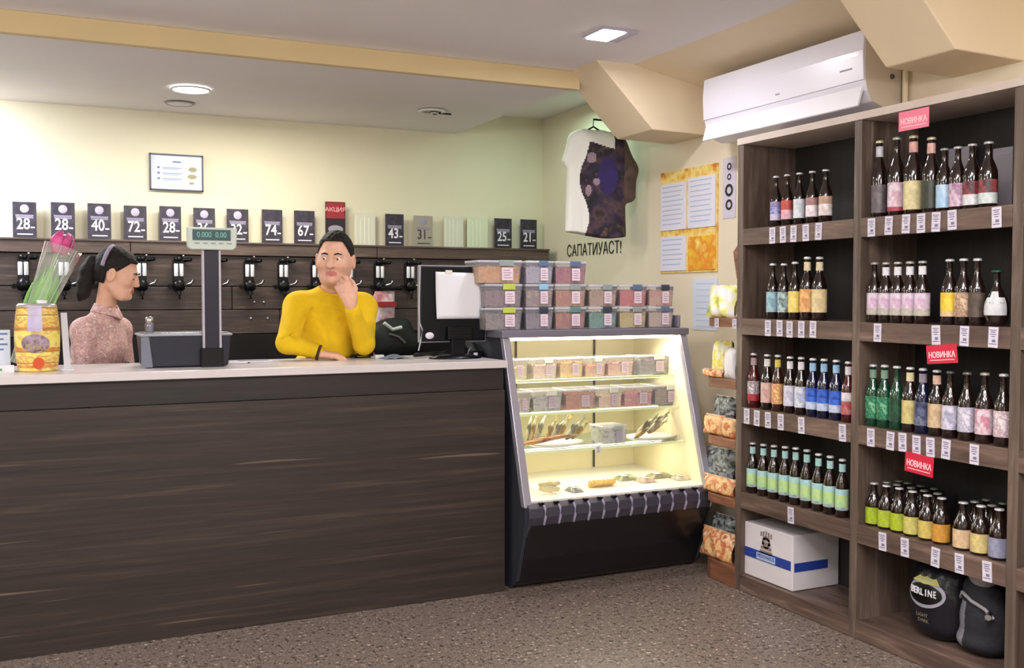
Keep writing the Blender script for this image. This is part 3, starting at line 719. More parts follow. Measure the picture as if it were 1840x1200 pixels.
put(2, 'right', [
    (1569, 654, .030, 'long', M_green, gl, [(120, 150, 130)], 'green bottle'), (1590, 655, .030, 'long', M_green, gl, [(120, 150, 130)], 'green bottle'),
    (1612, 657, .029, 'long', M_green, [(1, [(14, 50, 34), (30, 80, 56)])], None, 'dark green bottle with dim label'),
    (1636, 659, .031, 'long', M_brown, one((206, 192, 130), (180, 164, 106)), [(216, 206, 160)], 'dark bottle with cream-yellow label'),
    (1659, 661, .031, 'long', M_blueg, [(.4, [(120, 126, 150), (50, 54, 84)]), (1, [(36, 40, 72), (90, 96, 130)])], [(140, 130, 140)], 'dark bottle with navy label'),
    (1684, 664, .032, 'long', M_brown, one((206, 180, 146), (176, 150, 118)), [(206, 170, 150)], 'dark bottle with beige label'),
    (1707, 666, .030, 'long', M_brown, one((214, 208, 220), (150, 150, 176)), None, 'slim-label bottle with white label', (90, 90, 86)),
    (1738, 668, .031, 'long', M_brown, one((214, 208, 220), (160, 156, 176), (214, 208, 220)), None, 'dark bottle with white label and dark mark', (110, 106, 96)),
    (1770, 669, .032, 'long', M_brown, one((214, 204, 212), (186, 120, 140)), None, 'dark bottle with white-pink printed label', (170, 165, 150)),
    (1804, 671, .032, 'long', M_brown, one((220, 208, 212), (170, 140, 150), (220, 208, 212)), None, 'dark bottle with white label beside the upright', (190, 186, 180))])
def jar(c, c2=None): return [(1, [c, c2 or tuple(int(v*.85) for v in c)])]
J = {'lab': (.06, .44)}
fr = [(1564, 865, (166, 190, 40), 'lime green'), (1589, 870, (178, 196, 56), 'lime green'), (1614, 875, (176, 194, 44), 'lime green'), (1640, 881, (206, 196, 110), 'yellow-green'),
      (1667, 888, (214, 190, 100), 'orange-yellow'), (1692, 893, (206, 150, 60), 'orange'), (1731, 901, (222, 190, 150), 'peach'), (1763, 907, (218, 196, 130), 'cream yellow'), (1796, 913, (150, 150, 176), 'blue-grey')]
put(3, 'right', [(x, y, .0355 if i > 5 else .0335, 'stubby', M_brown, jar(c), None, f'short dark bottle with {d} label', (206, 206, 206), J) for i, (x, y, c, d) in enumerate(fr)], .055)
for dpt, rn, lst in ((.125, 'middle', [1588, 1612, 1637, 1661, 1685, 1752, 1783]), (.195, 'back', [1583, 1607, 1631, 1655, 1679, 1773, 1803])):
    for i, px in enumerate(lst):
        X = XF+dpt; y = P(px, 868, X=X).y; y = min(max(y, PY[2]+.045), PY[1]-.08)
        bottle(X, y, ZS[3], .178, .0325, 'stubby', M_brown, jar((150, 160, 60)), None, (120, 124, 110) if rn == 'back' else (150, 150, 146), f'short dark bottle, {ORD[i]} from left in the {rn} row, fourth shelf', 'short bottles on the fourth shelf', lab=(.06, .44))
# card leaning behind the tall bottles, small dark bottle in the corner
a = P(1788, 268, X=3.42); b = P(1818, 300, X=3.42)
for x0, x1, lb in ((1706, 1752, 'grey-white card standing behind middle bottles of top right shelf'), (1786, 1820, 'grey-white card in the corner of the top right shelf')):
    a = P(x0, 268, X=3.40); b = P(x1, 330, X=3.40)
    t = thing('card', lb, 'card', (3.40, (a.y+b.y)/2, ZS[0]), 'cards behind the bottles')
    bx('sheet', (3.396, max(b.y, PY[2]+.003), ZS[0]), (3.40, a.y, a.z), mat('grey_card', (150, 144, 150), .6), t, bevel=0)
    bx('strip', (3.394, max(b.y, PY[2]+.006), a.z-.03), (3.396, a.y-.004, a.z-.02), M_inkg, t, bevel=0)

# ---- price tags
M_tag = multi('tag_paper', [(214, 208, 222), (206, 200, 214)], 20, rough=.5, const=False)
tl = [('top shelf, left bay', 419, [(1388, 421), (1407, 420), (1426, 419), (1448, 417), (1471, 416)], 0), ('top shelf, right bay', 0, [(1566, 411), (1597, 408), (1628, 406), (1655, 404), (1682, 402), (1711, 398), (1791, 393)], 0),
      ('second shelf, left bay', 0, [(1380, 589), (1401, 589), (1419, 591), (1440, 591), (1461, 592)], 1), ('second shelf, right bay', 0, [(1577, 597), (1682, 600), (1733, 602), (1785, 602)], 1),
      ('third shelf, left bay', 0, [(1342, 747), (1360, 750), (1380, 753), (1403, 756), (1440, 761), (1514, 773)], 2), ('third shelf, right bay', 0, [(1565, 782), (1600, 787), (1622, 788), (1647, 795), (1672, 799), (1700, 803), (1751, 809)], 2),
      ('fourth shelf, left bay', 0, [(1421, 928)], 3), ('fourth shelf, right bay', 0, [(1586, 971), (1626, 982), (1681, 997), (1724, 1008), (1774, 1022)], 3)]
tagp = None
for nm, _, pts, row in tl:
    for i, (px, py) in enumerate(pts):
        q = P(px, py, X=XF-.003); z = ZS[row]-.039
        if tagp is None:
            tagp = MB().box((-.002, -.0195, -.037), (.001, .0195, .037)).build('price_tag', M_tag)
            mb = MB()
            for zz, w in ((.026, .014), (.019, .010), (.011, .013), (.003, .008), (-.024, .015)): mb.box((-.0026, -w, zz-.0018), (-.002, w, zz+.0016))
            mb.box((-.0026, -.011, -.018), (-.002, .004, -.008)); mb.build('printed_text', mat('tag_ink', (120, 112, 136), .5), tagp); n = tagp
        else: n = copy_tree(tagp)
        n.location = (XF-.003, q.y, z+random.uniform(-.003, .002)-(.02 if row == 3 and len(pts) > 1 and False else 0)); n.rotation_euler = (random.uniform(-.05, .05), 0, 0)
        tag(n, (f'white paper price tag, {ORD[i]} from left on the {nm}' if len(pts) > 1 else 'single white paper price tag below the mint label bottles'), 'price tag', 'price tags on the shelf edges')
# ---- red promotion signs
M_rs = mat('red_sign', (198, 34, 62), .45); M_ps = mat('pale_red_sign', (232, 120, 146), .45)
for (x0, y0, x1, y1, mm, lb, tilt, zz) in ((1616, 197, 1670, 232, M_ps, 'pale red sign hanging from the top board of right bay', 0, None), (1666, 619, 1721, 653, M_rs, 'bright red sign hanging below the second shelf', .10, None), (1627, 816, 1678, 852, M_rs, 'red sign hanging below the third shelf', -.06, None)):
    a = P(x0, (y0+y1)/2, X=XF-.006); b = P(x1, (y0+y1)/2, X=XF-.006); zt = P((x0+x1)/2, y0, X=XF-.006).z; zb = P((x0+x1)/2, y1, X=XF-.006).z
    c_ = Vector((XF-.008, (a.y+b.y)/2, (zt+zb)/2)); w = (a.y-b.y)/2; h = (zt-zb)/2
    M = frame(c_, (0, -1, 0), (0, 0, 1)) @ Matrix.Rotation(tilt, 4, 'Z')
    t = thing('promotion_sign', lb, 'sign', c_, 'red promotion signs on the shelving')
    MB().box((-w, -h, -.001), (w, h, .001), M).build('board', mm, t)
    mb = MB(); add_text(mb, 'НОВИНКА', h*.86, M @ Matrix.Translation((0, -.1*h, .0015)), w*2*.86/(h*.86*4.9), .0006); mb.box((-w*.8, -h*.66, .001), (w*.8, -h*.58, .0015), M)
    mb.build('lettering', mat('pale_pink_ink', (255, 205, 212), .5, emit=0), t)

# ---- box on the bottom shelf
za = ZS[4]+.002
ya, yb = P(1332, 1000, X=3.15).y, P(1424, 1040, X=3.15).y
t = thing('cardboard_box', 'white cardboard box with blue stripe on the bottom shelf', 'box', (3.29, (ya+yb)/2, za))
hb = P(1336, 935, X=3.15).z-za
bx('carton', (3.15, yb, za), (3.43, ya, za+hb), mat('white_carton', (218, 212, 216), .6, var=.03), t, bevel=.004)
M_bl = mat('royal_blue_print', (38, 62, 150), .5)
MB().box((3.148, yb+.012, za+hb*.36), (3.15, ya-.01, za+hb*.53)).build('blue_band', M_bl, t)
MB().box((3.16, yb-.0015, za+hb*.34), (3.36, yb, za+hb*.50)).build('side_band', M_bl, t)
mb = MB(); M = frame((3.1475, (ya+yb)/2, za+hb*.445), (0, -1, 0), (0, 0, 1)); mb.box((-.068, -.018, 0), (.068, .014, .0006), M); mb.build('name_plate', mat('pale_blue_print', (176, 192, 226)), t)
mb = MB(); add_text(mb, 'MEDOVARUS', .026, M @ Matrix.Translation((0, 0, .001)), .8); mb.build('lettering', mat('ink_blue', (44, 60, 130)), t)
mb = MB(); M = frame((3.149, (ya+yb)/2, za+hb*.74), (0, -1, 0), (0, 0, 1))
for i in range(4): mb.box((-.045+.008*i, -.06+.021*i, 0), (.045-.006*i, -.045+.021*i, .001), M)
for i in range(5): mb.box((-.04+.018*i, .02, 0), (-.03+.018*i, .05-.004*abs(i-2), .001), M)
mb.lathe([(.016, .001), (.03, .001)], (0, -.005, 0), 12, M)
mb.build('crest_print', mat('grey_brown_print', (140, 122, 120)), t)

# ---- pouch and cinched sack on the bottom shelf, right bay
def sack(name, label, c, r, mats, fn=None, cat='bag', neckr=0, top=0):
    t = thing(name, label, cat, (c[0], c[1], ZS[4]))
    return t
zb_ = ZS[4]
q = P(1690, 1120, X=3.27)
t = thing('pouch_bag', 'black bulging bag with oval emblem on the bottom shelf', 'bag', (3.27, q.y, zb_))
F = Field(axis(3.10, 3.44, .008), axis(q.y-.2, q.y+.2, .008), axis(zb_-.02, zb_+.42, .008))
F.ell((3.27, q.y, zb_+.155), (.10, .13, .15), k=.03); F.ell((3.28, q.y, zb_+.06), (.09, .12, .06), k=.05); F.ell((3.28, q.y, zb_+.27), (.05, .11, .05), k=.05); F.cap((3.28, q.y-.06, zb_+.32), (3.28, q.y+.07, zb_+.33), .014, k=.03)
F.cap((3.27, q.y-.09, zb_+.3), (3.27, q.y+.09, zb_+.29), .012, k=.02)
F.build('bag_body', mat('black_foil', (28, 26, 32), .22, bump=.3, bscale=30), t)
def wrap(fx, c, M):    # project print onto the bulge
    return fx
M = frame((3.155, q.y, zb_+.19), (0, -1, 0), (0, 0, 1))
def dome(rx, ry, cz, off):
    def f(u, v):
        a = 2*PI*u; rr = v; yy = rr*rx*math.cos(a); zz = rr*ry*math.sin(a)+cz
        k = 1-(yy/.13)**2-((zz-.155)/.15)**2
        return (3.27-.10*math.sqrt(max(.02, k))-off, q.y-yy, zb_+zz)
    return f
MB().grid(dome(.088, .055, .19, .004), 28, 4).build('pale_ring', mat('grey_ink', (150, 146, 160)), t)
o = MB().grid(dome(.078, .040, .19, .006), 28, 4).build('oval_emblem', M_black, t)
mb = MB(); 
def dz(y_, z_): 
    k = 1-(y_/.13)**2-((z_-.155)/.15)**2; return 3.27-.10*math.sqrt(max(.02, k))-.008
for i, ch in enumerate('BERLINE'):
    yy = -.054+.018*i; add_text(mb, ch, .038, frame((dz(yy, .195)-.002, q.y-yy, zb_+.196), (0, -1, 0), (0, 0, 1)), .8, .0006)
mb.build('lettering', M_ink, t)
mb = MB()
mb.add([(dz(0, .29)-.001, q.y, zb_+.285), (dz(.06, .235)-.004, q.y+.066, zb_+.232), (dz(0, .235)-.004, q.y, zb_+.228), (dz(.06, .235)-.004, q.y-.066, zb_+.232)], [(0, 1, 2), (0, 2, 3)])
mb.build('yellow_peak', mat('olive_yellow', (176, 172, 96), .4), t)
mb = MB()
for i, s_ in enumerate(('LIGHT', 'DARK', 'ALE')): add_text(mb, s_, .020, frame((dz(0, .10-.024*i)-.003, q.y, zb_+.105-.024*i), (0, -1, 0), (0, 0, 1)))
mb.build('small_lettering', mat('gold_grey_ink', (120, 108, 92)), t)
q = P(1768, 1130, X=3.26)
t = thing('grey_backpack', 'small black and grey backpack on the bottom shelf beside the upright', 'bag', (3.27, q.y, zb_))
F = Field(axis(3.10, 3.44, .008), axis(q.y-.16, q.y+.16, .008), axis(zb_-.02, zb_+.46, .008))
F.ell((3.28, q.y, zb_+.13), (.09, .105, .14), k=.03); F.ell((3.27, q.y+.02, zb_+.25), (.06, .07, .06), k=.04); F.ell((3.27, q.y+.01, zb_+.05), (.09, .10, .045), k=.03)
F.build('bag_body', [mat('charcoal_cloth', (40, 40, 46), .7, bump=.3, bscale=40), mat('grey_cloth', (116, 114, 122), .7, bump=.3, bscale=40)], t, matfn=lambda c: (c[:, 1] > q.y+.035) & (c[:, 2] < zb_+.2))
F = Field(axis(3.16, 3.36, .006), axis(q.y-.1, q.y+.12, .006), axis(zb_+.22, zb_+.38, .006))
F.ell((3.25, q.y+.0, zb_+.305), (.045, .055, .05), k=.02); F.build('rolled_hood', mat('light_grey_cloth', (140, 138, 142), .7, bump=.3, bscale=40), t)
MB().tube([(3.24, q.y+.09, zb_+.20), (3.2, q.y+.05, zb_+.235), (3.19, q.y, zb_+.215), (3.19, q.y-.06, zb_+.20), (3.2, q.y-.09, zb_+.17)], .007, 8).build('strap', mat('light_grey_cloth', (140, 138, 142)), t)
MB().tube([(3.2, q.y-.07, zb_+.185), (3.17, q.y-.09, zb_+.18)], .012, 8).build('buckle', M_chrome, t)

# ================================================================ SNACK END UNIT
M_end = wood('end_unit_wood', (8, .9, 8), (92, 56, 40), (132, 88, 64), (164, 116, 88), .45, 2.5)
t = thing('snack_stand', 'narrow rounded wooden snack stand between display case and shelving', 'shelving', (3.29, 4.14, 0))
ZE = [1.336, 1.03, .735, .44, .10]
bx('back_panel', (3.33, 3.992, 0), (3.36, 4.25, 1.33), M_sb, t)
for k, z in enumerate(ZE):
    pts = [(3.12, 3.988), (3.12, 4.18), (3.132, 4.222), (3.16, 4.25), (3.20, 4.262), (3.45, 4.262), (3.45, 3.988)]
    MB().prism([(x, y, z-(.045 if k < 4 else .1)) for x, y in pts], (0, 0, .045 if k < 4 else .1)).build('shelf', M_end, t, bevel=.003)
MB().prism([(3.13, 3.99, 1.70), (3.13, 4.03, 1.66), (3.13, 4.0, 1.53), (3.13, 3.99, 1.52)], (.32, 0, 0)).build('slanted_bracket', M_end, t)
M_snack = multi('snack_print_orange', [(206, 140, 84), (232, 196, 140), (190, 96, 50), (240, 214, 170), (150, 80, 44)], 16, rough=.35, const=False, bump=.2)
M_foil = multi('snack_print_dark', [(28, 32, 32), (70, 80, 78), (160, 168, 170), (30, 36, 36), (206, 210, 214)], 18, rough=.25, const=False, bump=.3)
M_yg = multi('snack_print_yellow', [(232, 230, 220), (216, 204, 60), (226, 226, 214), (70, 80, 40)], 14, rough=.35, const=False, bump=.2)
M_wg = multi('snack_print_white', [(232, 230, 232), (226, 226, 222), (226, 220, 110), (120, 160, 90), (236, 234, 236)], 11, rough=.35, const=False, bump=.2)
def snack_bag(label, px0, py0, px1, py1, X, z, m, lean=0, name='snack_bag'):
    a = P(px0, (py0+py1)/2, X=X); b = P(px1, (py0+py1)/2, X=X); zt = P((px0+px1)/2, py0, X=X).z
    yc, w, h = (a.y+b.y)/2, abs(a.y-b.y)/2, zt-z
    t = thing(name, label, 'snack bag', (X, yc, z), 'snack bags on the stand')
    d = min(.032, w*.6)
    def f(sg):
        def g(u, v):
            s_ = 2*u-1; env = (1-s_**4)*(1-(2*v-1)**4)
            ww = w*(1-.08*math.sin(PI*v))
            return (X+sg*(.002+d*max(0, env)**.6)+lean*(v-.5)*h+.006*math.sin(9*s_+7*v), yc-s_*ww, z+h*v)
        return g
    MB().grid(f(-1), 12, 14).grid(f(1), 12, 14).build('pouch', m, t)
    mb = MB()
    for v in (0.965,):
        mb.grid(lambda u, q_: (X+lean*(.5)*h+.003*math.sin(40*u)-.004, yc-(2*u-1)*w, z+h*(.95+.06*q_)), 16, 1)
    mb.build('crimped_seal', mat('foil_seal', (200, 190, 176), .3), t, solid=.002)
snack_bag('white bag with green and yellow print on top shelf of snack stand', 1275, 512, 1326, 573, 3.19, ZE[0], M_wg, .25)
snack_bag('white bag with yellow print on second shelf of snack stand', 1284, 612, 1312, 690, 3.22, ZE[1], M_yg, .15)
snack_bag('plain white snack bag beside the yellow printed one', 1306, 625, 1325, 690, 3.18, ZE[1], mat('white_foil', (228, 226, 226), .35), .1)
snack_bag('low orange snack bag at rounded edge of the second shelf', 1266, 663, 1300, 690, 3.16, ZE[1], M_snack, .1)
snack_bag('dark silver snack bag at the back of third stand shelf', 1286, 712, 1322, 790, 3.25, ZE[2], M_foil, .1)
snack_bag('orange snack bag in front on third stand shelf', 1268, 745, 1302, 790, 3.17, ZE[2], M_snack, .15)
snack_bag('small orange snack bag beside the shelving on third stand shelf', 1302, 752, 1325, 795, 3.16, ZE[2], M_snack, .1)
snack_bag('black and silver snack pouch on fourth stand shelf', 1272, 805, 1322, 880, 3.25, ZE[3], M_foil, .1)
snack_bag('orange snack bag in front on fourth stand shelf', 1266, 856, 1322, 892, 3.16, ZE[3], M_snack, .15)
snack_bag('black foil snack bag at the back of bottom stand shelf', 1282, 925, 1320, 1010, 3.26, ZE[4], M_foil, .1)
snack_bag('large orange snack bag in front on bottom stand shelf', 1262, 952, 1320, 1022, 3.17, ZE[4], M_snack, .2)
for px, lb in ((1288, 'white price tag on left of the top stand shelf'), (1320, 'white price tag on right of the top stand shelf')):
    n = copy_tree(tagp); n.location = (3.117, min(P(px, 580, X=3.117).y, 4.17), 1.31); n.scale = (1, .8, .62); tag(n, lb, 'price tag', 'price tags on the snack stand')

# ================================================================ REFRIGERATED DISPLAY CASE
XL, XRc = 2.12, 3.215
M_gm = mat('grey_metal', (132, 128, 142), .38, metal=.3); M_gl = mat('silver_profile', (168, 164, 176), .3, metal=.4)
M_base = mat('black_enamel', (19, 18, 21), .32, coat=.3); M_sidep = mat('graphite_side', (52, 54, 62), .5)
M_cream = mat('cream_liner', (240, 228, 190), .5)
t = CASE = thing('display_case', 'refrigerated glass display case lit inside, between counter and snack stand', 'display case', (2.63, 4.75, 0))
prof = [(4.47, 0), (4.42, .03), (4.36, .16), (4.315, .28), (4.285, .34), (4.275, .385), (4.285, .425), (4.31, .44), (5.08, .44), (5.08, 0)]
MB().prism([(XL+.02, y, z) for y, z in prof], (XRc-XL-.04, 0, 0)).build('base', M_base, t, bevel=.006)
# ribbed bumper
mb = MB()
bp_ = [(4.325, .275), (4.288, .335), (4.268, .385), (4.275, .428), (4.305, .446), (4.33, .446), (4.33, .28)]
mb.prism([(XL+.01, y, z) for y, z in bp_], (XRc-XL-.02, 0, 0)); mb.build('bumper', mat('grey_bumper', (62, 58, 70), .35), t, bevel=.006)
for i in range(13):
    x = XL+.095+.0815*i
    MB().tube([(x, 4.285, .345), (x, 4.267, .385), (x, 4.272, .425), (x, 4.292, .443)], [.006, .007, .007, .005], 6).build('rib', mat('rib_grey', (138, 132, 150), .35), t)
    bx('clip', (x-.022, 4.284, .440), (x+.002, 4.306, .452), M_black, t)
# side panels and slanted profiles
sp = [(4.47, 0), (4.40, .05), (4.33, .25), (4.30, .36), (4.30, .44), (4.545, 1.235), (5.09, 1.235), (5.09, 0)]
for x0, x1 in ((XL, XL+.018),):
    MB().prism([(x0, y, z) for y, z in sp], (x1-x0, 0, 0)).build('side_panel', M_sidep, t)
sp2 = [(4.47, 0), (4.40, .05), (4.33, .25), (4.30, .36), (4.30, .44), (5.09, .44), (5.09, 0)]
MB().prism([(XRc-.018, y, z) for y, z in sp2], (.018, 0, 0)).build('side_panel', M_sidep, t)
MB().prism([(XRc-.02, 4.32, .445), (XRc-.02, 4.56, 1.23), (XRc-.02, 5.06, 1.23), (XRc-.02, 5.06, .445)], (.012, 0, 0)).build('side_liner', M_cream, t)
MB().prism([(XL+.019, 4.33, .445), (XL+.019, 4.56, 1.23), (XL+.019, 5.06, 1.23), (XL+.019, 5.06, .445)], (.004, 0, 0)).build('side_liner', M_cream, t)
for x0 in (XL-.004, XRc-.036):
    MB().prism([(x0, 4.296, .43), (x0, 4.335, .43), (x0, 4.575, 1.235), (x0, 4.540, 1.235)], (.040, 0, 0)).build('slanted_profile', M_gl, t, bevel=.003)
bx('top', (XL-.012, 4.53, 1.236), (XRc+.012, 5.09, 1.272), M_gm, t, bevel=.004)
bx('end_lip', (XRc-.012, 4.60, 1.272), (XRc+.006, 4.98, 1.34), M_gm, t, bevel=.006)
bx('back_liner', (XL+.02, 5.03, .44), (XRc-.02, 5.06, 1.235), M_cream, t)
bx('deck', (XL+.02, 4.32, .441), (XRc-.02, 5.03, .456), mat('white_deck', (236, 230, 222), .35), t)
MB().prism([(XL+.036, 4.318, .452), (XL+.036, 4.323, .452), (XL+.036, 4.556, 1.235), (XL+.036, 4.551, 1.235)], (XRc-XL-.072, 0, 0)).build('front_glass', clear('case_glass', (1, 1, 1), .015, gl=.05), t)
MS = clear('shelf_glass', (.97, 1, .97), .35, (226, 236, 214)); M_edge = mat('glass_edge', (214, 226, 180), .3)
SHZ = [(1.012, 4.63), (.845, 4.58), (.660, 4.52)]
for z, y in SHZ:
    o = bx('glass_shelf', (XL+.025, y, z-.008), (XRc-.022, 5.02, z), MS, t, bevel=0)
    bx('shelf_edge', (XL+.025, y-.006, z-.011), (XRc-.022, y, z+.002), M_edge, o, bevel=0)
for x in (2.42, 2.92):
    bx('shelf_rail', (x-.005, 5.018, .46), (x+.005, 5.03, 1.23), mat('dark_rail', (64, 56, 50), .4), t)
bx('strip_lamp', (XL+.05, 4.60, 1.218), (XRc-.05, 4.63, 1.234), mat('warm_tube', (255, 246, 214), emit=9), t, bevel=0)
for (z, y, pw) in ((1.21, 4.62, 3.6), (1.0, 4.70, 1.5), (.833, 4.65, 1.5), (.648, 4.62, 1.6)):
    area('case_light', (2.66, y+.06, z), (math.radians(-18), 0, 0), .95, pw, (1, .93, .74), .06)
for z in (1.0, .833, .648):
    bx('strip_lamp', (XL+.06, 4.66, z-.004), (XRc-.06, 4.674, z), mat('warm_tube2', (255, 246, 214), emit=3), t, bevel=0)

# ---- plastic tubs
M_tub = clear('clear_plastic', (1, 1, 1), .2, (240, 240, 250), .1)
M_lid = clear('frosted_lid', (1, 1, 1), .6, (236, 234, 246), .1)
M_tagp = mat('label_paper', (232, 214, 226), .5)
def tub(x, y, z, w, d, h, cols, clasp, label, group, rot=0, fill=.72, tagc=None, lidm=None):
    t = thing('food_tub', label, 'food container', (x, y, z), group)
    g = .004
    mb = MB(); a, b = .46, .5   # tapered walls
    def ring(s_, zz): return [(x-w*s_, y-d*s_, zz), (x+w*s_, y-d*s_, zz), (x+w*s_, y+d*s_, zz), (x-w*s_, y+d*s_, zz)]
    mb.add(ring(a, z)+ring(b, z+h*.86), [(0, 1, 2, 3), (0, 1, 5, 4), (1, 2, 6, 5), (2, 3, 7, 6), (3, 0, 4, 7)])
    mb.build('tub', M_tub, t)
    mb = MB(); sd = random.random()*9
    H = h*.86*fill; n = 8
    def top(u, v):
        k = .44+.03; return (x+(u-.5)*2*w*k, y+(v-.5)*2*d*k, z+H+.006*math.sin(31*u+sd)+.006*math.cos(23*v+11*u))
    mb.grid(top, n, n, False); r0 = [(x+(sx)*w*.44, y+sy*d*.44, z+g) for sx, sy in ((-1, -1), (1, -1), (1, 1), (-1, 1))]
    for i in range(4):
        j = (i+1) % 4; c_ = [(x+sx*w*.47, y+sy*d*.47, z+H) for sx, sy in ((-1, -1), (1, -1), (1, 1), (-1, 1))]
        mb.add([r0[i], r0[j], c_[j], c_[i]], [(0, 1, 2, 3)])
    mb.add(r0, [(0, 1, 2, 3)])
    mb.build('contents', multi('food_'+'_'.join('%02x%02x%02x' % c for c in cols), list(cols), 34, rough=.6, tex='noise', const=False, bump=.3, rng=(.33, .67)), t)
    o = MB().box((x-w*.51, y-d*.51, z+h*.86), (x+w*.51, y+d*.51, z+h*.96)).build('lid', lidm or M_lid, t, bevel=.003)
    if clasp:
        xc = x+w*.14; mc = mat('clasp_%d_%d_%d' % clasp, clasp, .4)
        MB().box((xc-w*.17, y-d*.5-.008, z+h*.72), (xc+w*.17, y-d*.5-.001, z+h*.97)).build('clasp', mc, o, bevel=.003)
    if tagc != 0:
        xc = x+w*.16
        MB().box((xc-w*.13, y-d*.49-.007, z+h*.14), (xc+w*.13, y-d*.49-.004, z+h*.66)).build('paper_label', mat('label_%d_%d_%d' % tagc, tagc, .5) if tagc else M_tagp, t)
        mb = MB()
        for k in range(4): mb.box((xc-w*.09, y-d*.49-.0078, z+h*(.24+.1*k)), (xc+w*(.09-.03*(k % 2)), y-d*.49-.007, z+h*(.265+.1*k)))
        mb.build('printed_text', mat('label_ink', (150, 120, 140), .5), t)
    return t
ZT = 1.273
colx = [(873, 943), (944, 996), (997, 1055), (1058, 1111), (1113, 1164), (1166, 1212)]
YC = 4.70
CL = {'g': (190, 204, 90), 'b': (96, 116, 146), 'k': (60, 66, 80), 's': (150, 160, 160), 'l': (150, 196, 226), 't': (100, 140, 136)}
rows = [  # bottom, middle, top: contents and clasp
 [([(112, 96, 90), (150, 132, 120), (84, 66, 66)], 'g'), ([(116, 100, 112), (150, 136, 146), (96, 80, 96)], 'k'), ([(206, 128, 74), (186, 104, 60), (150, 90, 80)], 't'), ([(66, 140, 116), (110, 176, 150), (60, 110, 120)], 'k'), ([(216, 190, 80), (226, 206, 130), (190, 160, 60)], 's'), ([(206, 186, 190), (226, 200, 170), (196, 176, 200)], 'b')],
 [([(120, 96, 96), (160, 120, 130), (96, 80, 84)], 'g'), ([(190, 176, 150), (160, 120, 140), (200, 170, 130)], 'l'), ([(214, 144, 104), (196, 120, 86), (222, 160, 120)], 's'), ([(190, 150, 120), (206, 176, 140), (170, 110, 100)], 's'), ([(226, 120, 116), (216, 90, 96), (236, 150, 140)], 'b'), ([(230, 160, 156), (226, 190, 170), (216, 140, 140)], 'k')],
 [([(222, 150, 74), (232, 180, 110), (190, 130, 60)], 's'), ([(176, 176, 200), (200, 196, 214), (150, 150, 150)], 'b'), ([(176, 70, 90), (200, 100, 120), (150, 50, 80)], 'b')]]
colw = ['grey', 'mauve', 'orange', 'green', 'yellow', 'pale'], ['brown', 'mixed beige', 'light orange', 'speckled brown', 'coral red', 'pink'], ['bright orange', 'bluish white', 'crimson']
hs = (.118, .122, .122)
zz = ZT
for r, row in enumerate(rows):
    for c_, (cols, cl) in enumerate(row):
        a, b = colx[c_]; xa, xb = P(a, 560, Y=YC-.09).x, P(b, 560, Y=YC-.09).x
        if r == 2 and c_ == 0: xa, xb = P(858, 480, Y=YC-.09).x, P(940, 480, Y=YC-.09).x
        w = (xb-xa)*.95
        if r < 2 and c_ == 0: xa = P(868, 560, Y=YC-.09).x
        tub((xa+xb)/2, YC, zz, w, .17, hs[r], cols, CL[cl], f'clear tub of {colw[r][c_]} snacks, {ORD[c_]} from left in {["bottom", "middle", "top"][r]} row on display case', 'snack tubs stacked on the display case', fill=.8)
    zz += hs[r]*.96+.002

# ---- tubs on the lit shelves
pale = (222, 206, 200)
sh1 = [(908, 950, [(226, 196, 110), (206, 190, 120), (236, 206, 150)], 'yellow'), (958, 1003, [(226, 190, 160), (236, 206, 180), (206, 160, 130)], 'beige'), (1006, 1050, [(232, 176, 70), (240, 196, 96), (216, 150, 50)], 'orange stick'), (1052, 1090, [(232, 176, 100), (226, 150, 110), (240, 200, 130)], 'orange'), (1092, 1140, [(226, 160, 130), (236, 180, 150), (206, 140, 120)], 'salmon'), (1150, 1205, [(156, 130, 126), (130, 106, 110), (180, 156, 150)], 'brown')]
sh2 = [(920, 955, [(206, 190, 180), (190, 170, 160), (220, 206, 190)], 'pale grey'), (957, 1012, [(176, 166, 156), (206, 200, 190), (140, 130, 130)], 'grey'), (1016, 1072, [(206, 130, 80), (190, 104, 66), (222, 160, 100)], 'rust'), (1076, 1120, [(226, 206, 180), (232, 190, 150), (220, 214, 200)], 'cream'), (1122, 1175, [(216, 130, 136), (200, 110, 120), (230, 170, 160)], 'rose'), (1177, 1222, [(150, 120, 110), (120, 96, 90), (170, 150, 140)], 'brown')]
for (z, y), lst, nm in zip(SHZ, (sh1, sh2), ('upper', 'middle')):
    for i, (a, b, cols, cn) in enumerate(lst):
        xa, xb = P(a, 660, Y=y+.04).x, P(b, 660, Y=y+.04).x
        tub((xa+xb)/2, y+.12, z+.001, (xb-xa)*.96, .15, .112 if nm == 'upper' else .115, cols, (206, 206, 200) if i % 2 else None, f'clear tub of {cn} snacks, {ORD[i]} from left on {nm} glass shelf', f'tubs on the {nm} glass shelf', fill=.6+.1*(i % 3), tagc=(186, 170, 184))
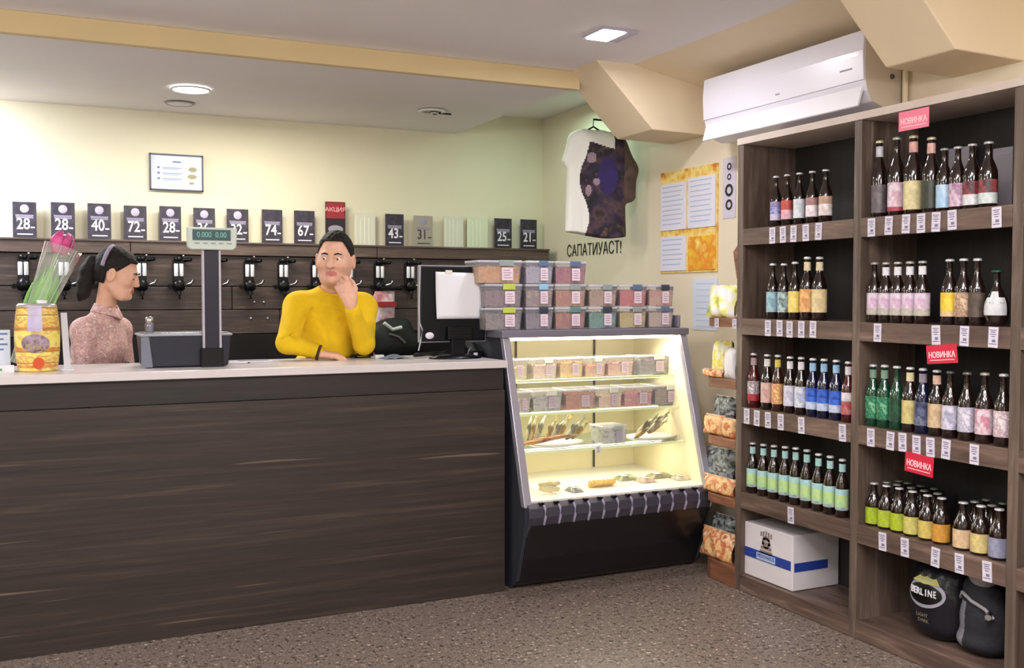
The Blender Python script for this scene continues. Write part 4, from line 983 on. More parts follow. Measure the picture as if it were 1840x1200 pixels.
# ---- fish platters on the lower shelf
M_fish = multi('smoked_fish', [(176, 144, 76), (206, 180, 110), (126, 104, 60), (222, 206, 150)], 14, vs=(1, 1, 1), rough=.3, const=False)
M_fishs = multi('silver_fish', [(150, 146, 120), (196, 190, 160), (100, 96, 80), (220, 216, 190)], 12, rough=.3, const=False)
M_fishr = multi('copper_fish', [(176, 110, 60), (206, 150, 90), (126, 66, 44)], 12, rough=.3, const=False)
def fish_proto(m, L=.16, r=.014):
    mb = MB(); n = 12; vs = []
    pr = [(0, .15), (.06, .5), (.16, .85), (.32, 1), (.5, .9), (.68, .6), (.82, .3), (.88, .22)]
    for t_, k in pr:
        for i in range(8):
            a = 2*PI*i/8; vs.append((t_*L, r*.55*k*math.cos(a), r*1.3*k*math.sin(a)))
    fs = [(j*8+i, j*8+(i+1) % 8, j*8+8+(i+1) % 8, j*8+8+i) for j in range(len(pr)-1) for i in range(8)]
    mb.add(vs, fs+[tuple(range(8)), tuple(range(len(vs)-8, len(vs)))], True)
    o = mb.build('dried_fish', m)
    MB().prism([(.86*L, 0, .003), (L*1.02, 0, .02), (L*.97, 0, 0), (L*1.02, 0, -.02), (.86*L, 0, -.003)], (0, .001, 0)).build('tail_fin', m, o)
    MB().prism([(.3*L, 0, r*1.1), (.45*L, 0, r*1.9), (.58*L, 0, r*.8)], (0, .001, 0)).build('back_fin', m, o)
    MB().ball((.07*L, -r*.4, r*.3), .003, 8, 6).build('eye', M_black, o)
    return o
def place_fish(src, first, loc, yaw, pitch, roll, label, group):
    o = src if first else copy_tree(src)
    o.location = loc; o.rotation_euler = Euler((roll, pitch, yaw), 'XYZ'); tag(o, label, 'fish', group)
def platter(cx, cy, z, w, d, label):
    t = thing('platter', label, 'plate', (cx, cy, z), 'platters in the display case')
    MB().lathe([(.001, .004), (.6, .004), (.8, .008), (1, .022), (.98, .024), (.79, .011), (.6, .007), (.001, .007)], (cx, cy, z), 28, M=Matrix.Translation((cx, cy, z)) @ Matrix.Diagonal((w, d, 1, 1)) @ Matrix.Translation((-cx, -cy, -z))).build('dish', mat('white_china', (230, 226, 226), .2, coat=.3), t)
    MB().lathe([(.5, 0), (.55, 0), (.56, .005)], (0, 0, 0), 20, M=Matrix.Translation((cx, cy, z)) @ Matrix.Diagonal((w, d, 1, 1))).build('foot_ring', mat('white_china', (230, 226, 226)), t)
z, y = SHZ[2]
cx = P(1000, 820, Y=y+.1).x; platter(cx, y+.12, z+.001, .17, .10, 'white platter of smoked fish, left on the lower glass shelf')
fp = fish_proto(M_fish, .17, .017); fs_ = fish_proto(M_fishs, .19, .018); fr_ = fish_proto(M_fishr, .20, .02)
k = 0
for i, (px, yw, pt) in enumerate(((952, 1.9, -1.05), (962, 1.7, -1.2), (972, 1.4, -1.0), (985, 1.2, -.9), (998, .9, -.8), (1010, .9, -.95), (1022, .7, -.75), (1034, .6, -.7))):
    x = P(px, 800, Y=y+.1).x
    place_fish(fp if i % 2 else fs_, i < 2, (x-.02, y+.10+.012*(i % 3), z+.035), yw*.45, pt*.8, 0, f'small smoked fish standing tail up, {ORD[i]} from left of the left platter', 'smoked fish on the left platter')
for i, (px, dy, yw) in enumerate(((940, .05, .1), (955, .085, -.1), (985, .06, .15))):
    place_fish(fr_, i == 0, (P(px, 815, Y=y+dy).x-.01, y+dy, z+.036+.008*i), yw, -.03, 1.2, f'thick copper coloured fish lying in front, {ORD[i]} from left', 'copper fish on the left platter')
cx = P(1172, 800, Y=y+.1).x; platter(cx, y+.12, z+.001, .165, .10, 'white platter of dried fish, right on the lower glass shelf')
for i in range(9):
    place_fish(fs_ if i % 3 else fp, False, (cx-.16+.016*i, y+.03+.017*(i % 5), z+.030+.006*(i % 3)+.003*i), .30+.08*math.sin(i*2), -.34-.05*(i % 3), .5, f'dried fish slanting up to the right, {ORD[i]} from left of the right platter', 'dried fish on the right platter')
tub(P(1098, 800, Y=y+.1).x, y+.13, z+.001, .15, .14, .10, [(176, 176, 160), (206, 206, 190), (130, 130, 126)], (150, 160, 160), 'clear tub of grey fish between the two platters', 'tubs on the lower glass shelf', tagc=(160, 154, 170))
for lb, px, py in (('hanging grey price card at right end of lower glass shelf', 1238, 828), ('white price card standing on lower glass shelf left front', 1075, 840), ):
    q = P(px, py, Y=y-.012); n = copy_tree(tagp); n.location = (q.x, y-.009, SHZ[2][0]-.012); n.rotation_euler = (0, 0, PI/2); n.scale = (1, .7, .5); tag(n, lb, 'price tag', 'price cards in the display case')
# ---- deck of the case: braided cheese, packets, tray
dz_ = .457
def braid(cx, cy, label):
    t = thing('braided_cheese', label, 'cheese', (cx, cy, dz_), 'cheeses on the case deck')
    for s_ in range(3):
        pts = [(cx-.07+.0117*i, cy+.018*math.sin(i*.9+2.1*s_), dz_+.018+.012*math.cos(i*.9*1+2.1*s_+1)) for i in range(13)]
        MB().tube(pts, .012, 8).build('strand', mat('yellow_cheese', (226, 190, 104), .45, var=.1, vscale=60), t)
braid(P(1078, 875, Y=4.52).x, 4.50, 'braided yellow cheese lying in middle of the case deck')
t = thing('cheese_knot', 'knot of pale string cheese at left of the case deck', 'cheese', (P(993, 885, Y=4.45).x, 4.45, dz_), 'cheeses on the case deck')
x0 = P(993, 885, Y=4.45).x
for s_ in range(4):
    MB().tube([(x0-.02+.05*math.sin(.8*i+s_), 4.45+.02*math.cos(1.1*i+s_), dz_+.012+.006*i) for i in range(9)], .006, 7).build('strand', mat('pale_cheese', (206, 196, 150), .5), t)
for (px, yy, w, lb, cc) in ((1032, 4.45, .07, 'flat dark vacuum packet beside the cheese knot', (130, 132, 120)), (1125, 4.62, .13, 'long green-grey vacuum packet behind the cheese', (150, 150, 110)), (1185, 4.60, .15, 'flat olive vacuum packet at right of the case deck', (156, 150, 116)), (1160, 4.52, .09, 'pinkish vacuum packet before the olive one', (206, 180, 160)), (1222, 4.50, .08, 'pale vacuum packet in the right corner of case', (196, 190, 160))):
    x0 = P(px, 880, Y=yy).x; t = thing('vacuum_packet', lb, 'packet', (x0, yy, dz_), 'vacuum packets on the case deck')
    def top(u, v, sg=1): 
        e = max(0, (1-(2*u-1)**4)*(1-(2*v-1)**4)); return (x0+(u-.5)*w, yy+(v-.5)*.09, dz_+.001+(.022*e if sg else 0))
    MB().grid(top, 10, 8).grid(lambda u, v: top(u, v, 0), 2, 2).build('pouch', mat('packet_%d' % px, cc, .25, var=.25, vscale=30), t)
    MB().box((x0-w*.28, yy-.03, dz_+.022), (x0-w*.02, yy+.03, dz_+.0235)).build('packet_label', M_tagp, t)

# ================================================================ HANGING T-SHIRT
def shirt():
    c0 = Vector((3.19, 5.47, 0)); ang = math.radians(-28)      # faces the shop floor
    R = Matrix.Rotation(ang, 4, 'Z'); Tm = Matrix.Translation(c0) @ R; Ti = Tm.inverted()
    zt, zb = P(1060, 228, Y=5.45).z, P(1060, 425, Y=5.45).z; H = zt-zb
    t = thing('hanging_t_shirt', 'white and dark printed t-shirt hanging in the wall corner', 't-shirt', (c0.x, c0.y, zb))
    F = Field(axis(2.88, 3.50, .008), axis(5.2, 5.75, .008), axis(zb-.03, zt+.03, .008))
    w = lambda x, y, z: tuple(Tm @ Vector((x, y, z)))
    Rm = R
    for x, a_, b_ in ((-.145, .0, .075), (-.09, .0, .05), (-.03, .0, .06), (.03, .0, .06), (.09, .0, .075), (.135, .0, .12)):
        F.cap(w(x, 0, zb-.05), w(x*.9, 0, zt-b_), .052, .048, k=.03)
    F.cap(w(-.12, 0, zt-.07), w(-.17, -.01, zt-.20), .045, .045, k=.03)
    F.cap(w(.13, 0, zt-.10), w(.20, -.0, zt-.26), .055, .055, k=.05); F.cap(w(.20, 0, zt-.26), w(.205, .01, zt-.42), .05, .04, k=.04)
    F.cap(w(-.01, -.05, zt+.02), w(-.01, -.06, zt-.03), .035, .01, k=.03, op='sub')
    # folds
    for i, x in enumerate((-.14, -.09, .03, .10)): F.cap(w(x, -.075, zb+.02), w(x+.01, -.085, zb+H*.45), .018, .005, k=.03, op='sub')
    F.D = np.maximum(F.D, (zb+.012-.02*np.sin(F.x[:, None, None]*12)-F.z[None, None, :])+0*F.y[None, :, None])
    Mi = np.array(Ti)
    def mf(C):
        L = C @ Mi[:3, :3].T+Mi[:3, 3]
        x, z = L[:, 0], (C[:, 2]-zb)/H
        white = (x < -.075+.03*np.sin(z*9)) | (z > .86-.5*np.maximum(0, x+.02)) & (x < .11)
        blue = (~white) & (((x-.07)/.06)**2+((z-.55)/.17)**2 < 1)
        sleeve = x > .17
        m = np.where(white, 0, np.where(blue, 2, np.where(sleeve, 3, 1)))
        spot = (~white) & ((((x+.0)/.02)**2+((z-.5)/.035)**2 < 1) | (((x+.03)/.03)**2+((z-.72)/.05)**2 < 1) | (((x+.05)/.02)**2+((z-.42)/.05)**2 < 1))
        return np.where(spot, 4, m)
    ms = [mat('white_cotton', (240, 240, 234), .8, bump=.2, bscale=50), multi('dark_print_cotton', [(44, 34, 40), (84, 62, 66), (52, 40, 62), (30, 24, 30), (110, 84, 84)], 9, rough=.8, const=False),
          mat('purple_print_cotton', (48, 32, 92), .8, var=.3, vscale=14), multi('brown_print_cotton', [(62, 48, 44), (92, 74, 66), (46, 36, 36)], 8, rough=.8, const=False), mat('grey_print_cotton', (150, 130, 140), .8, var=.2, vscale=20)]
    F.build('shirt_body', ms, t, matfn=mf)
    mb = MB(); mb.tube([w(-.16, 0, zt-.07), w(-.02, -.02, zt+.005), w(.12, 0, zt-.08)], .006, 8); mb.tube([w(-.02, -.02, zt+.005), w(-.02, -.02, zt+.04), w(0, -.02, zt+.055)], .003, 6)
    mb.build('hanger', M_dark, t)
    MB().tube([w(-.02, -.02, zt+.05), (XW-.002, 5.47, zt+.05)], .006, 8).build('wall_hook', M_dark, t)
shirt()

# ================================================================ THINGS ON THE COUNTER
def on_counter(px, py, z=ZC): return P(px, py, Z=z)
# party keg
Yk = 4.66
a = P(25, 600, Y=Yk); b = P(108, 600, Y=Yk); r = (b.x-a.x)/2; xk = (a.x+b.x)/2; ztop = P(66, 545, Y=Yk-.05).z; H = ztop-ZC
t = thing('party_keg', 'yellow and orange printed barrel-shaped beer keg at left of counter', 'keg', (xk, Yk, ZC))
mats = [multi('keg_gold', [(226, 186, 70), (236, 210, 120), (206, 150, 60), (240, 222, 150)], 30, rough=.35, const=False, vs=(1, 1, 2)), multi('keg_orange', [(196, 110, 56), (214, 140, 70), (226, 170, 90)], 30, rough=.35, const=False),
        multi('keg_yellow', [(232, 206, 80), (240, 224, 130), (190, 150, 60)], 26, rough=.35, const=False), mat('keg_rim', (190, 186, 190), .3, metal=.5)]
def kr(f): return r*(.86+.14*math.sin(PI*min(1, max(0, f))))
seq = [(0, .06, 2), (.06, .10, 1), (.10, .24, 0), (.24, .29, 2), (.29, .36, 1), (.36, .60, 2), (.60, .66, 1), (.66, .80, 0), (.80, .83, 2), (.83, .93, 0)]
mb = MB()
for f0, f1, mi in seq:
    mb.mi = mi; mb.lathe([(kr(f0), H*f0), (kr((f0+f1)/2), H*(f0+f1)/2), (kr(f1), H*f1)], (xk, Yk, ZC), 36)
mb.build('barrel', mats, t)
for f in (.0, .12, .29, .62, .82, .925): MB().lathe([(kr(f)-.002, H*f-.0), (kr(f)+.0035, H*f+.003), (kr(f)-.002, H*f+.007)], (xk, Yk, ZC), 36).build('hoop', mat('keg_hoop', (176, 130, 62), .35), t)
MB().lathe([(kr(.93), H*.93), (kr(.97), H*.975), (r*.78, H), (r*.72, H*.985), (.001, H*.985)], (xk, Yk, ZC), 36).build('lid', mat('keg_rim', (190, 186, 190)), t)
MB().lathe([(.02, H*.985), (.022, H+.012), (.001, H+.014)], (xk+.02, Yk, ZC), 14).build('bung', M_white, t)
Mk = -PI/2-.12
def patch(a0, a1, f0, f1, off=.003): return lambda u, v: (xk+(kr(f0+(f1-f0)*v)+off)*math.cos(a0+(a1-a0)*u), Yk+(kr(f0+(f1-f0)*v)+off)*math.sin(a0+(a1-a0)*u), ZC+H*(f0+(f1-f0)*v))
MB().grid(patch(Mk-.30, Mk+.34, .60, .965), 10, 8).build('lilac_label', mat('lilac_label', (186, 176, 206), .35, var=.08, vscale=40), t)
def ova(u, v):
    a_ = 2*PI*u; f = .40+.135*v*math.sin(a_)+.02; an = Mk+.02+.62*v*math.cos(a_); rr = kr(f)+.0045
    return (xk+rr*math.cos(an), Yk+rr*math.sin(an), ZC+H*f)
MB().grid(ova, 28, 4).build('oval_label', multi('keg_oval_print', [(110, 84, 80), (170, 150, 170), (96, 70, 60), (196, 180, 196)], 20, rough=.35, const=False), t)
def dot(u, v):
    a_ = 2*PI*u; f = .13+.085*v*math.sin(a_); an = Mk+.15+.26*v*math.cos(a_); rr = kr(f)+.005
    return (xk+rr*math.cos(an), Yk+rr*math.sin(an), ZC+H*f)
MB().grid(dot, 18, 3).build('red_seal', mat('orange_red', (206, 84, 40), .35), t)
mb = MB()
for i, ch in enumerate('ПИВО'):
    an = Mk-.28+.2*i; rr = kr(.38)+.006; add_text(mb, ch, .03, frame((xk+rr*math.cos(an), Yk+rr*math.sin(an), ZC+H*.36), (-math.sin(an), math.cos(an), 0), (0, 0, 1)))
mb.build('lettering', mat('gold_lettering', (190, 160, 110), .4), t)
# tulip in cellophane
Yt = 4.72
A = P(30, 648, Y=Yt); B = P(110, 438, Y=Yt+.03)
t = thing('wrapped_tulip', 'pink tulip wrapped in clear cellophane leaning behind the keg', 'flower', A)
ax = (B-A); Lc = ax.length; ax = ax.normalized(); u_ = ax.cross(Vector((0, 1, 0))).normalized(); v_ = ax.cross(u_).normalized()
def along(f, dx=0, dy=0): return A+ax*(Lc*f)+u_*dx+v_*dy
MB().tube([along(.02), along(.35, .005), along(.7, -.003), along(.93)], .0045, 8).build('stem', mat('stem_green', (120, 170, 84), .5), t)
ML = mat('leaf_green', (134, 190, 92), .45, var=.2, vscale=18)
for i, (f0, f1, dx, dy) in enumerate(((.15, .80, .035, 0), (.2, .78, -.04, .01), (.1, .66, .015, -.02), (.3, .72, -.02, -.02), (.25, .85, .0, .025))):
    def lf(u, v, f0=f0, f1=f1, dx=dx, dy=dy): 
        w_ = .024*math.sin(PI*min(1, v*.95+.05))*(2*u-1); return along(f0+(f1-f0)*v, dx*math.sin(PI*v*.8)+w_, dy+.012*(2*u-1)**2)
    MB().grid(lf, 4, 10).build('leaf', ML, t, solid=.0015)
MP = mat('tulip_pink', (206, 76, 140), .5, var=.25, vscale=40)
hd = along(.95)
for i in range(6):
    an = i*PI/3; rr = .033 if i % 2 else .028
    def pt(u, v, an=an, rr=rr):
        a_ = an+(u-.5)*1.25*(1-.55*v**3); q_ = rr*(.35+1.2*math.sin(PI*min(1, .12+.72*v)))
        return hd-ax*.02+ax*(.098*v)+u_*(q_*math.cos(a_))+v_*(q_*math.sin(a_))
    MB().grid(pt, 6, 10).build('petal', MP, t, solid=.0015)
def cone(u, v):
    a_ = 2*PI*u; q_ = .022+.052*v+.004*math.sin(7*a_)*v
    return along(-.02+1.0*v, q_*math.cos(a_)-.014*v, q_*math.sin(a_)*.7)
MB().grid(cone, 42, 8).build('cellophane', clear('cellophane', (1, 1, 1), .2, (232, 240, 226), .14), t)
mb = MB()
for i in range(7):
    a_ = 2*PI*i/7+.3; mb.tube([along(-.02+1.0*v, (.023+.053*v)*math.cos(a_+.25*v)-.014*v, (.023+.053*v)*math.sin(a_+.25*v)*.7) for v in (0, .2, .4, .6, .8, 1)], .0012, 5)
mb.build('cellophane_crease', clear('crease', (1, 1, 1), .6, (240, 244, 238), .2), t)
# second greenery at the frame edge, papers, sheet stand
q = on_counter(4, 668); t = thing('printed_card', 'pale blue printed card standing at the left frame edge', 'card', (q.x-.02, q.y+.12, ZC))
MB().box((q.x-.10, q.y+.11, ZC), (q.x+.03, q.y+.116, ZC+.17)).build('card', mat('bluish_paper', (214, 222, 238)), t)
mb = MB()
for k in range(4): mb.box((q.x-.08, q.y+.1085, ZC+.15-.022*k), (q.x+.02-.015*(k % 2), q.y+.11, ZC+.157-.022*k))
mb.build('printed_text', mat('blue_ink', (96, 120, 168)), t)
t = thing('folded_paper', 'white folded paper lying left of the keg', 'paper', (q.x, q.y-.01, ZC))
MB().prism([(q.x-.12, q.y-.05, ZC), (q.x-.12, q.y-.02, ZC+.028), (q.x-.12, q.y+.06, ZC)], (.165, 0, 0)).build('sheet', mat('plain_white', (226, 226, 232), .6), t)
MB().box((q.x-.03, q.y-.045, ZC+.006), (q.x+.0, q.y-.038, ZC+.016)).build('green_mark', mat('green_ink', (110, 160, 110)), t)
for i in range(6):
    pass
q = P(112, 650, Z=ZC)
t = thing('sheet_stand', 'white acrylic sheet stand edge-on between keg and woman', 'stand', (q.x, 4.74, ZC))
zt_ = P(112, 562, Y=4.74).z
MB().prism([(q.x-.008, 4.68, ZC), (q.x+.014, 4.70, ZC), (q.x+.004, 4.80, zt_), (q.x-.016, 4.78, zt_)], (.006, .002, 0)).build('panel', mat('milky_acrylic', (222, 220, 230), .3), t)
MB().box((q.x-.018, 4.66, ZC), (q.x+.03, 4.78, ZC+.004)).build('foot', mat('milky_acrylic', (222, 220, 230)), t)
q = P(228, 652, Z=ZC); t = thing('bottle_cap', 'small dark bottle cap on counter before the woman', 'cap', q)
MB().lathe([(.012, 0), (.013, .004), (.010, .009), (.001, .010)], q, 12).build('crown', mat('dark_cap', (84, 84, 92), .4), t)

# scale with customer display
Ys = 4.62
a = P(253, 640, Y=Ys); b = P(417, 640, Y=Ys); zt_ = P(330, 600, Y=Ys).z
t = thing('shop_scale', 'dark shop scale with tall pole and customer display', 'scale', ((a.x+b.x)/2, Ys+.12, ZC))
M_sc = mat('scale_grey', (46, 46, 56), .4); M_sce = mat('scale_edge', (150, 150, 158), .35)
mb = MB(); x0, x1 = a.x+.004, b.x-.004
mb.prism([(x0+.012, Ys+.004, ZC+.004), (x1-.012, Ys+.004, ZC+.004), (x1, Ys, zt_-.008), (x0, Ys, zt_-.008)], (0, .24, 0)); mb.build('body', M_sc, t, bevel=.006)
bx('platter_rim', (x0-.006, Ys-.005, zt_-.009), (x1+.006, Ys+.25, zt_+.001), M_sce, t, bevel=.003)
bx('weighing_plate', (x0+.01, Ys+.01, zt_+.001), (x1-.01, Ys+.235, zt_+.006), mat('steel_plate', (130, 132, 138), .25, metal=.7), t)
MB().prism([(x0-.002, Ys-.003, ZC+.004), (x0+.045, Ys-.003, ZC+.004), (x0+.03, Ys-.003, zt_-.01), (x0-.002, Ys-.003, zt_-.01)], (0, .004, 0)).build('corner_trim', mat('scale_light', (110, 112, 126), .35), t)
for x in (x0+.04, x1-.04): MB().lathe([(.014, 0), (.014, .006)], (x, Ys+.05, ZC), 12).build('foot', M_black, t)
xa, xb = P(363, 560, Y=Ys-.01).x, P(397, 560, Y=Ys-.01).x; zp0, zp1 = P(380, 625, Y=Ys-.01).z, P(380, 444, Y=Ys-.01).z
bx('pole', (xa+.008, Ys-.022, ZC+.01), (xb-.008, Ys-.003, zp1), mat('pole_core', (42, 40, 52), .35), t)
for x in (xa, xb-.010): bx('pole_edge', (x, Ys-.026, zp0), (x+.010, Ys-.003, zp1), mat('pole_edge', (176, 168, 180), .35, metal=.2), t)
bx('pole_foot', (xa-.008, Ys-.028, ZC+.0), (xb+.006, Ys-.004, zp0), M_black, t)
a = P(335, 408, Y=Ys-.02); b = P(425, 450, Y=Ys-.02)
MB().prism([(a.x, Ys-.045, a.z), (b.x, Ys-.045, a.z), (b.x-.004, Ys-.045, b.z+.012), (b.x-.020, Ys-.045, b.z), (a.x+.014, Ys-.045, b.z), (a.x+.002, Ys-.045, b.z+.012)], (0, .045, 0)).build('display_head', mat('display_casing', (196, 206, 196), .4), t, bevel=.005)
w = b.x-a.x; h = a.z-b.z
bx('screen', (a.x+w*.10, Ys-.048, b.z+h*.42), (b.x-w*.14, Ys-.045, a.z-h*.10), mat('display_screen', (24, 70, 74), .15, coat=.5), t, bevel=0)
mb = MB()
M = frame(((a.x+b.x)/2-w*.02, Ys-.0488, b.z+h*.66), (1, 0, 0), (0, 0, 1)); add_text(mb, '0.000  0.00', h*.34, M, .85)
mb.build('digits', mat('lcd_digits', (110, 190, 180), .4), t)
mb = MB(); [mb.box((a.x+w*(.14+.16*k), Ys-.0465, b.z+h*.26), (a.x+w*(.24+.16*k), Ys-.045, b.z+h*.31)) for k in range(5)]; mb.build('display_print', mat('display_print', (120, 140, 150), .5), t)
# shaker on the scale
q = P(269, 600, Y=Ys+.14); t = thing('glass_shaker', 'small glass shaker standing behind the scale rim', 'shaker', (q.x, Ys+.14, zt_+.006))
MB().lathe([(.018, 0), (.02, .004), (.02, .035), (.014, .045)], (q.x, Ys+.14, zt_+.006), 16).build('glass', clear('shaker_glass', (.9, .9, .95), .3, (170, 170, 180), .2), t)
MB().lathe([(.016, .042), (.018, .05), (.016, .066), (.001, .07)], (q.x, Ys+.14, zt_+.006), 16).build('metal_lid', M_chrome, t)
# tray with pen
q = P(452, 652, Z=ZC); t = thing('coin_tray', 'flat pale coin tray right of the scale', 'tray', q)
bx('tray', (q.x-.10, q.y-.0, ZC), (q.x+.10, q.y+.12, ZC+.008), mat('tray_white', (206, 202, 212), .3), t); bx('mat', (q.x-.05, q.y+.015, ZC+.008), (q.x+.085, q.y+.105, ZC+.010), mat('tray_grey', (130, 128, 140), .4), t)
q = P(425, 654, Z=ZC); t = thing('pen', 'short silver pen lying by the coin tray', 'pen', q)
MB().tube([q+Vector((-.05, .01, .005)), q+Vector((.05, -.005, .005))], .004, 8).build('barrel', M_sil, t); MB().tube([q+Vector((.05, -.005, .005)), q+Vector((.062, -.007, .005))], [.004, .001], 8).build('tip', M_black, t)
# wallet, note, cloth
q = P(652, 643, Z=ZC); t = thing('black_wallet', "black wallet under the man's raised elbow", 'wallet', q)
MB().box((q.x-.05, q.y-.0, ZC), (q.x+.045, q.y+.09, ZC+.016)).build('wallet', mat('black_leather', (24, 30, 22), .5, bump=.2), t, bevel=.006)
MB().box((q.x-.03, q.y-.002, ZC+.007), (q.x+.03, q.y+.0, ZC+.010)).build('zip', mat('brass', (170, 150, 90), .3, metal=1), t)
q = P(682, 644, Z=ZC); t = thing('white_block', 'small white eraser-like block right of the wallet', 'block', q)
bx('block', (q.x-.022, q.y, ZC), (q.x+.025, q.y+.03, ZC+.018), mat('plain_white', (226, 226, 232)), t, bevel=.004)
q = P(712, 645, Z=ZC); t = thing('grey_cloth', 'blue-grey cloth lying between white block and monitor', 'cloth', q)
MB().grid(lambda u, v: (q.x-.065+.13*u+.01*math.sin(5*v), q.y+.12*v, ZC+.003+.02*abs(math.sin(7*u+3*v))*math.sin(PI*u)*math.sin(PI*min(1, v+.1))), 20, 12).build('fabric', mat('blue_grey_cloth', (124, 136, 146), .8, bump=.3), t, solid=.003)
# monitor seen from behind
Ym = 4.70
a = P(753, 476, Y=Ym); b = P(874, 612, Y=Ym)
t = thing('monitor', 'black checkout monitor seen from behind with paper sheet taped on', 'monitor', ((a.x+b.x)/2, Ym, ZC))
M_mon = mat('monitor_black', (14, 14, 21), .3)
bx('back_shell', (a.x+.006, Ym, b.z), (b.x-.004, Ym+.04, a.z-.004), M_mon, t, bevel=.008)
bx('bezel_rim', (a.x, Ym+.006, b.z-.004), (b.x, Ym+.03, a.z), mat('silver_rim', (150, 148, 160), .3), t, bevel=.006)
c_ = (a.x+b.x)/2+.02
bx('hinge_block', (c_-.06, Ym-.03, b.z+.01), (c_+.075, Ym, b.z+.075), M_black, t, bevel=.006)
bx('stand_neck', (c_-.035, Ym-.015, ZC+.01), (c_+.04, Ym+.02, b.z+.02), M_mon, t, bevel=.004)
MB().lathe([(.001, .022), (.07, .020), (.12, .006), (.12, 0)], (0, 0, 0), 28, M=Matrix.Translation((c_-.01, Ym+.0, ZC)) @ Matrix.Diagonal((1.15, .75, 1, 1))).build('stand_foot', M_mon, t)
for k in range(3): bx('vent_slot', (c_-.05, Ym-.0315, b.z+.025+.016*k), (c_+.065, Ym-.030, b.z+.031+.016*k), M_dark, t, bevel=0)
MB().lathe([(.001, -.004), (.016, -.004), (.019, 0)], (0, 0, 0), 16, M=frame((P(772, 603, Y=Ym).x, Ym+.0, P(772, 603, Y=Ym).z), (1, 0, 0), (0, 0, 1))@Matrix.Diagonal((1.2, .9, -1, 1))).build('round_badge', mat('pale_badge', (216, 212, 220), .4), t)
q1, q2 = P(783, 488, Y=Ym-.004), P(864, 572, Y=Ym-.004)
def sheet(u, v): return (q1.x+(q2.x-q1.x)*u+.006*(v-.5)+.005*math.sin(PI*v)*(1 if u > .5 else -.4), Ym-.006-.012*math.sin(PI*v)*u-.004, q1.z+(q2.z-q1.z)*v-.006*u*(1-v))
pt_ = thing('taped_paper', 'blank white paper taped to the back of the monitor', 'paper', (q1.x, Ym-.006, q2.z))
MB().grid(sheet, 8, 12).build('sheet', mat('plain_white', (226, 226, 232)), pt_, solid=.0006)
for u in (.5,): MB().box((q1.x+.05, Ym-.0125, q1.z-.008), (q1.x+.085, Ym-.0035, q1.z+.008)).build('tape', mat('tape', (226, 224, 206), .3), pt_)
t2 = thing('white_cable', 'thin white cable running down the left monitor edge', 'cable', (a.x, Ym-.01, ZC))
MB().tube([P(x, y, Y=Ym-.012) for x, y in ((755, 477), (754, 520), (753, 560), (754, 580), (759, 592), (756, 612), (752, 630))], .0032, 6).build('cord', mat('cable_white', (196, 190, 200), .4), t2)
t2 = thing('black_cable_loop', 'black cable loop lying on counter in front of monitor', 'cable', P(780, 640, Z=ZC))
cc = P(790, 641, Z=ZC)
MB().tube([cc+Vector((.12*math.cos(s_/14*PI*1.9+.5), .045*math.sin(s_/14*PI*1.9+.5)+.05, .010+.006*math.sin(s_))) for s_ in range(15)], .0075, 8).build('cord', M_black, t2)
MB().tube([cc+Vector((.0, .02, .012)), cc+Vector((.05, .0, .03)), cc+Vector((.10, .015, .012)), cc+Vector((.16, .03, .008))], .006, 8).build('cord', M_black, t2)
t2 = thing('card_reader', 'small dark card reader beside the monitor foot', 'card reader', P(858, 638, Z=ZC))
q = P(858, 641, Z=ZC)
MB().prism([(q.x-.035, q.y, ZC), (q.x-.035, q.y+.11, ZC), (q.x-.035, q.y+.11, ZC+.07), (q.x-.035, q.y, ZC+.03)], (.07, 0, 0)).build('housing', M_mon, t2, bevel=.005)
MB().box((q.x-.022, q.y+.0, ZC+.008), (q.x+.0, q.y-.002, ZC+.022)).build('white_button', mat('plain_white', (226, 226, 232)), t2)
MB().tube([q+Vector((-.03, .01, .05)), q+Vector((-.05, -.0, .03)), q+Vector((-.055, .0, .01))], .004, 6).build('lead', mat('cable_grey', (110, 108, 120), .4), t2)

# things on the back counter behind the man: bag in red and white, black backpack
ZB = 1.045
q = P(706, 560, Y=6.2); xq = q.x
t = thing('black_backpack', 'black backpack with white mark on the back counter', 'bag', (xq, 6.22, ZB))
F = Field(axis(xq-.3, xq+.35, .012), axis(6.05, 6.42, .012), axis(ZB-.02, ZB+.42, .012))
F.ell((xq+.0, 6.23, ZB+.12), (.15, .10, .13), k=.04); F.ell((xq+.06, 6.23, ZB+.08), (.16, .10, .09), k=.05); F.cap((xq-.1, 6.22, ZB+.17), (xq+.08, 6.22, ZB+.21), .04, k=.06)
F.build('bag_body', mat('black_nylon', (26, 30, 28), .6, bump=.4, bscale=25), t)
MB().tube([P(x, y, Y=6.12) for x, y in ((690, 580), (705, 592), (722, 588))], .012, 8).build('white_mark', mat('white_print', (190, 196, 190), .5), t)
MB().tube([P(x, y, Y=6.12) for x, y in ((700, 600), (716, 605), (728, 616))], .008, 8).build('strap', mat('grey_strap', (90, 88, 86), .5), t)
a = P(682, 523, Y=6.24); b = P(722, 568, Y=6.24)
t = thing('printed_bag', 'red and grey printed bag standing behind the backpack', 'bag', ((a.x+b.x)/2, 6.38, ZB))
def pb(sg): return lambda u, v: (a.x+(b.x-a.x)*u, 6.38+sg*.045*max(0, (1-(2*u-1)**4)*(1-(2*v-1)**6))**.6, ZB+(a.z-ZB)*v)
mb = MB(); mb.grid(pb(-1), 10, 12).grid(pb(1), 10, 12); mb.build('bag_body', [multi('red_grey_print', [(170, 150, 160), (150, 60, 66), (190, 180, 186), (130, 50, 56)], 7, rough=.4, const=False)], t)
MB().box((a.x+.015, 6.318, b.z+(a.z-b.z)*.38), (b.x-.01, 6.336, b.z+(a.z-b.z)*.58)).build('red_band', mat('deep_red', (150, 28, 44)), t)
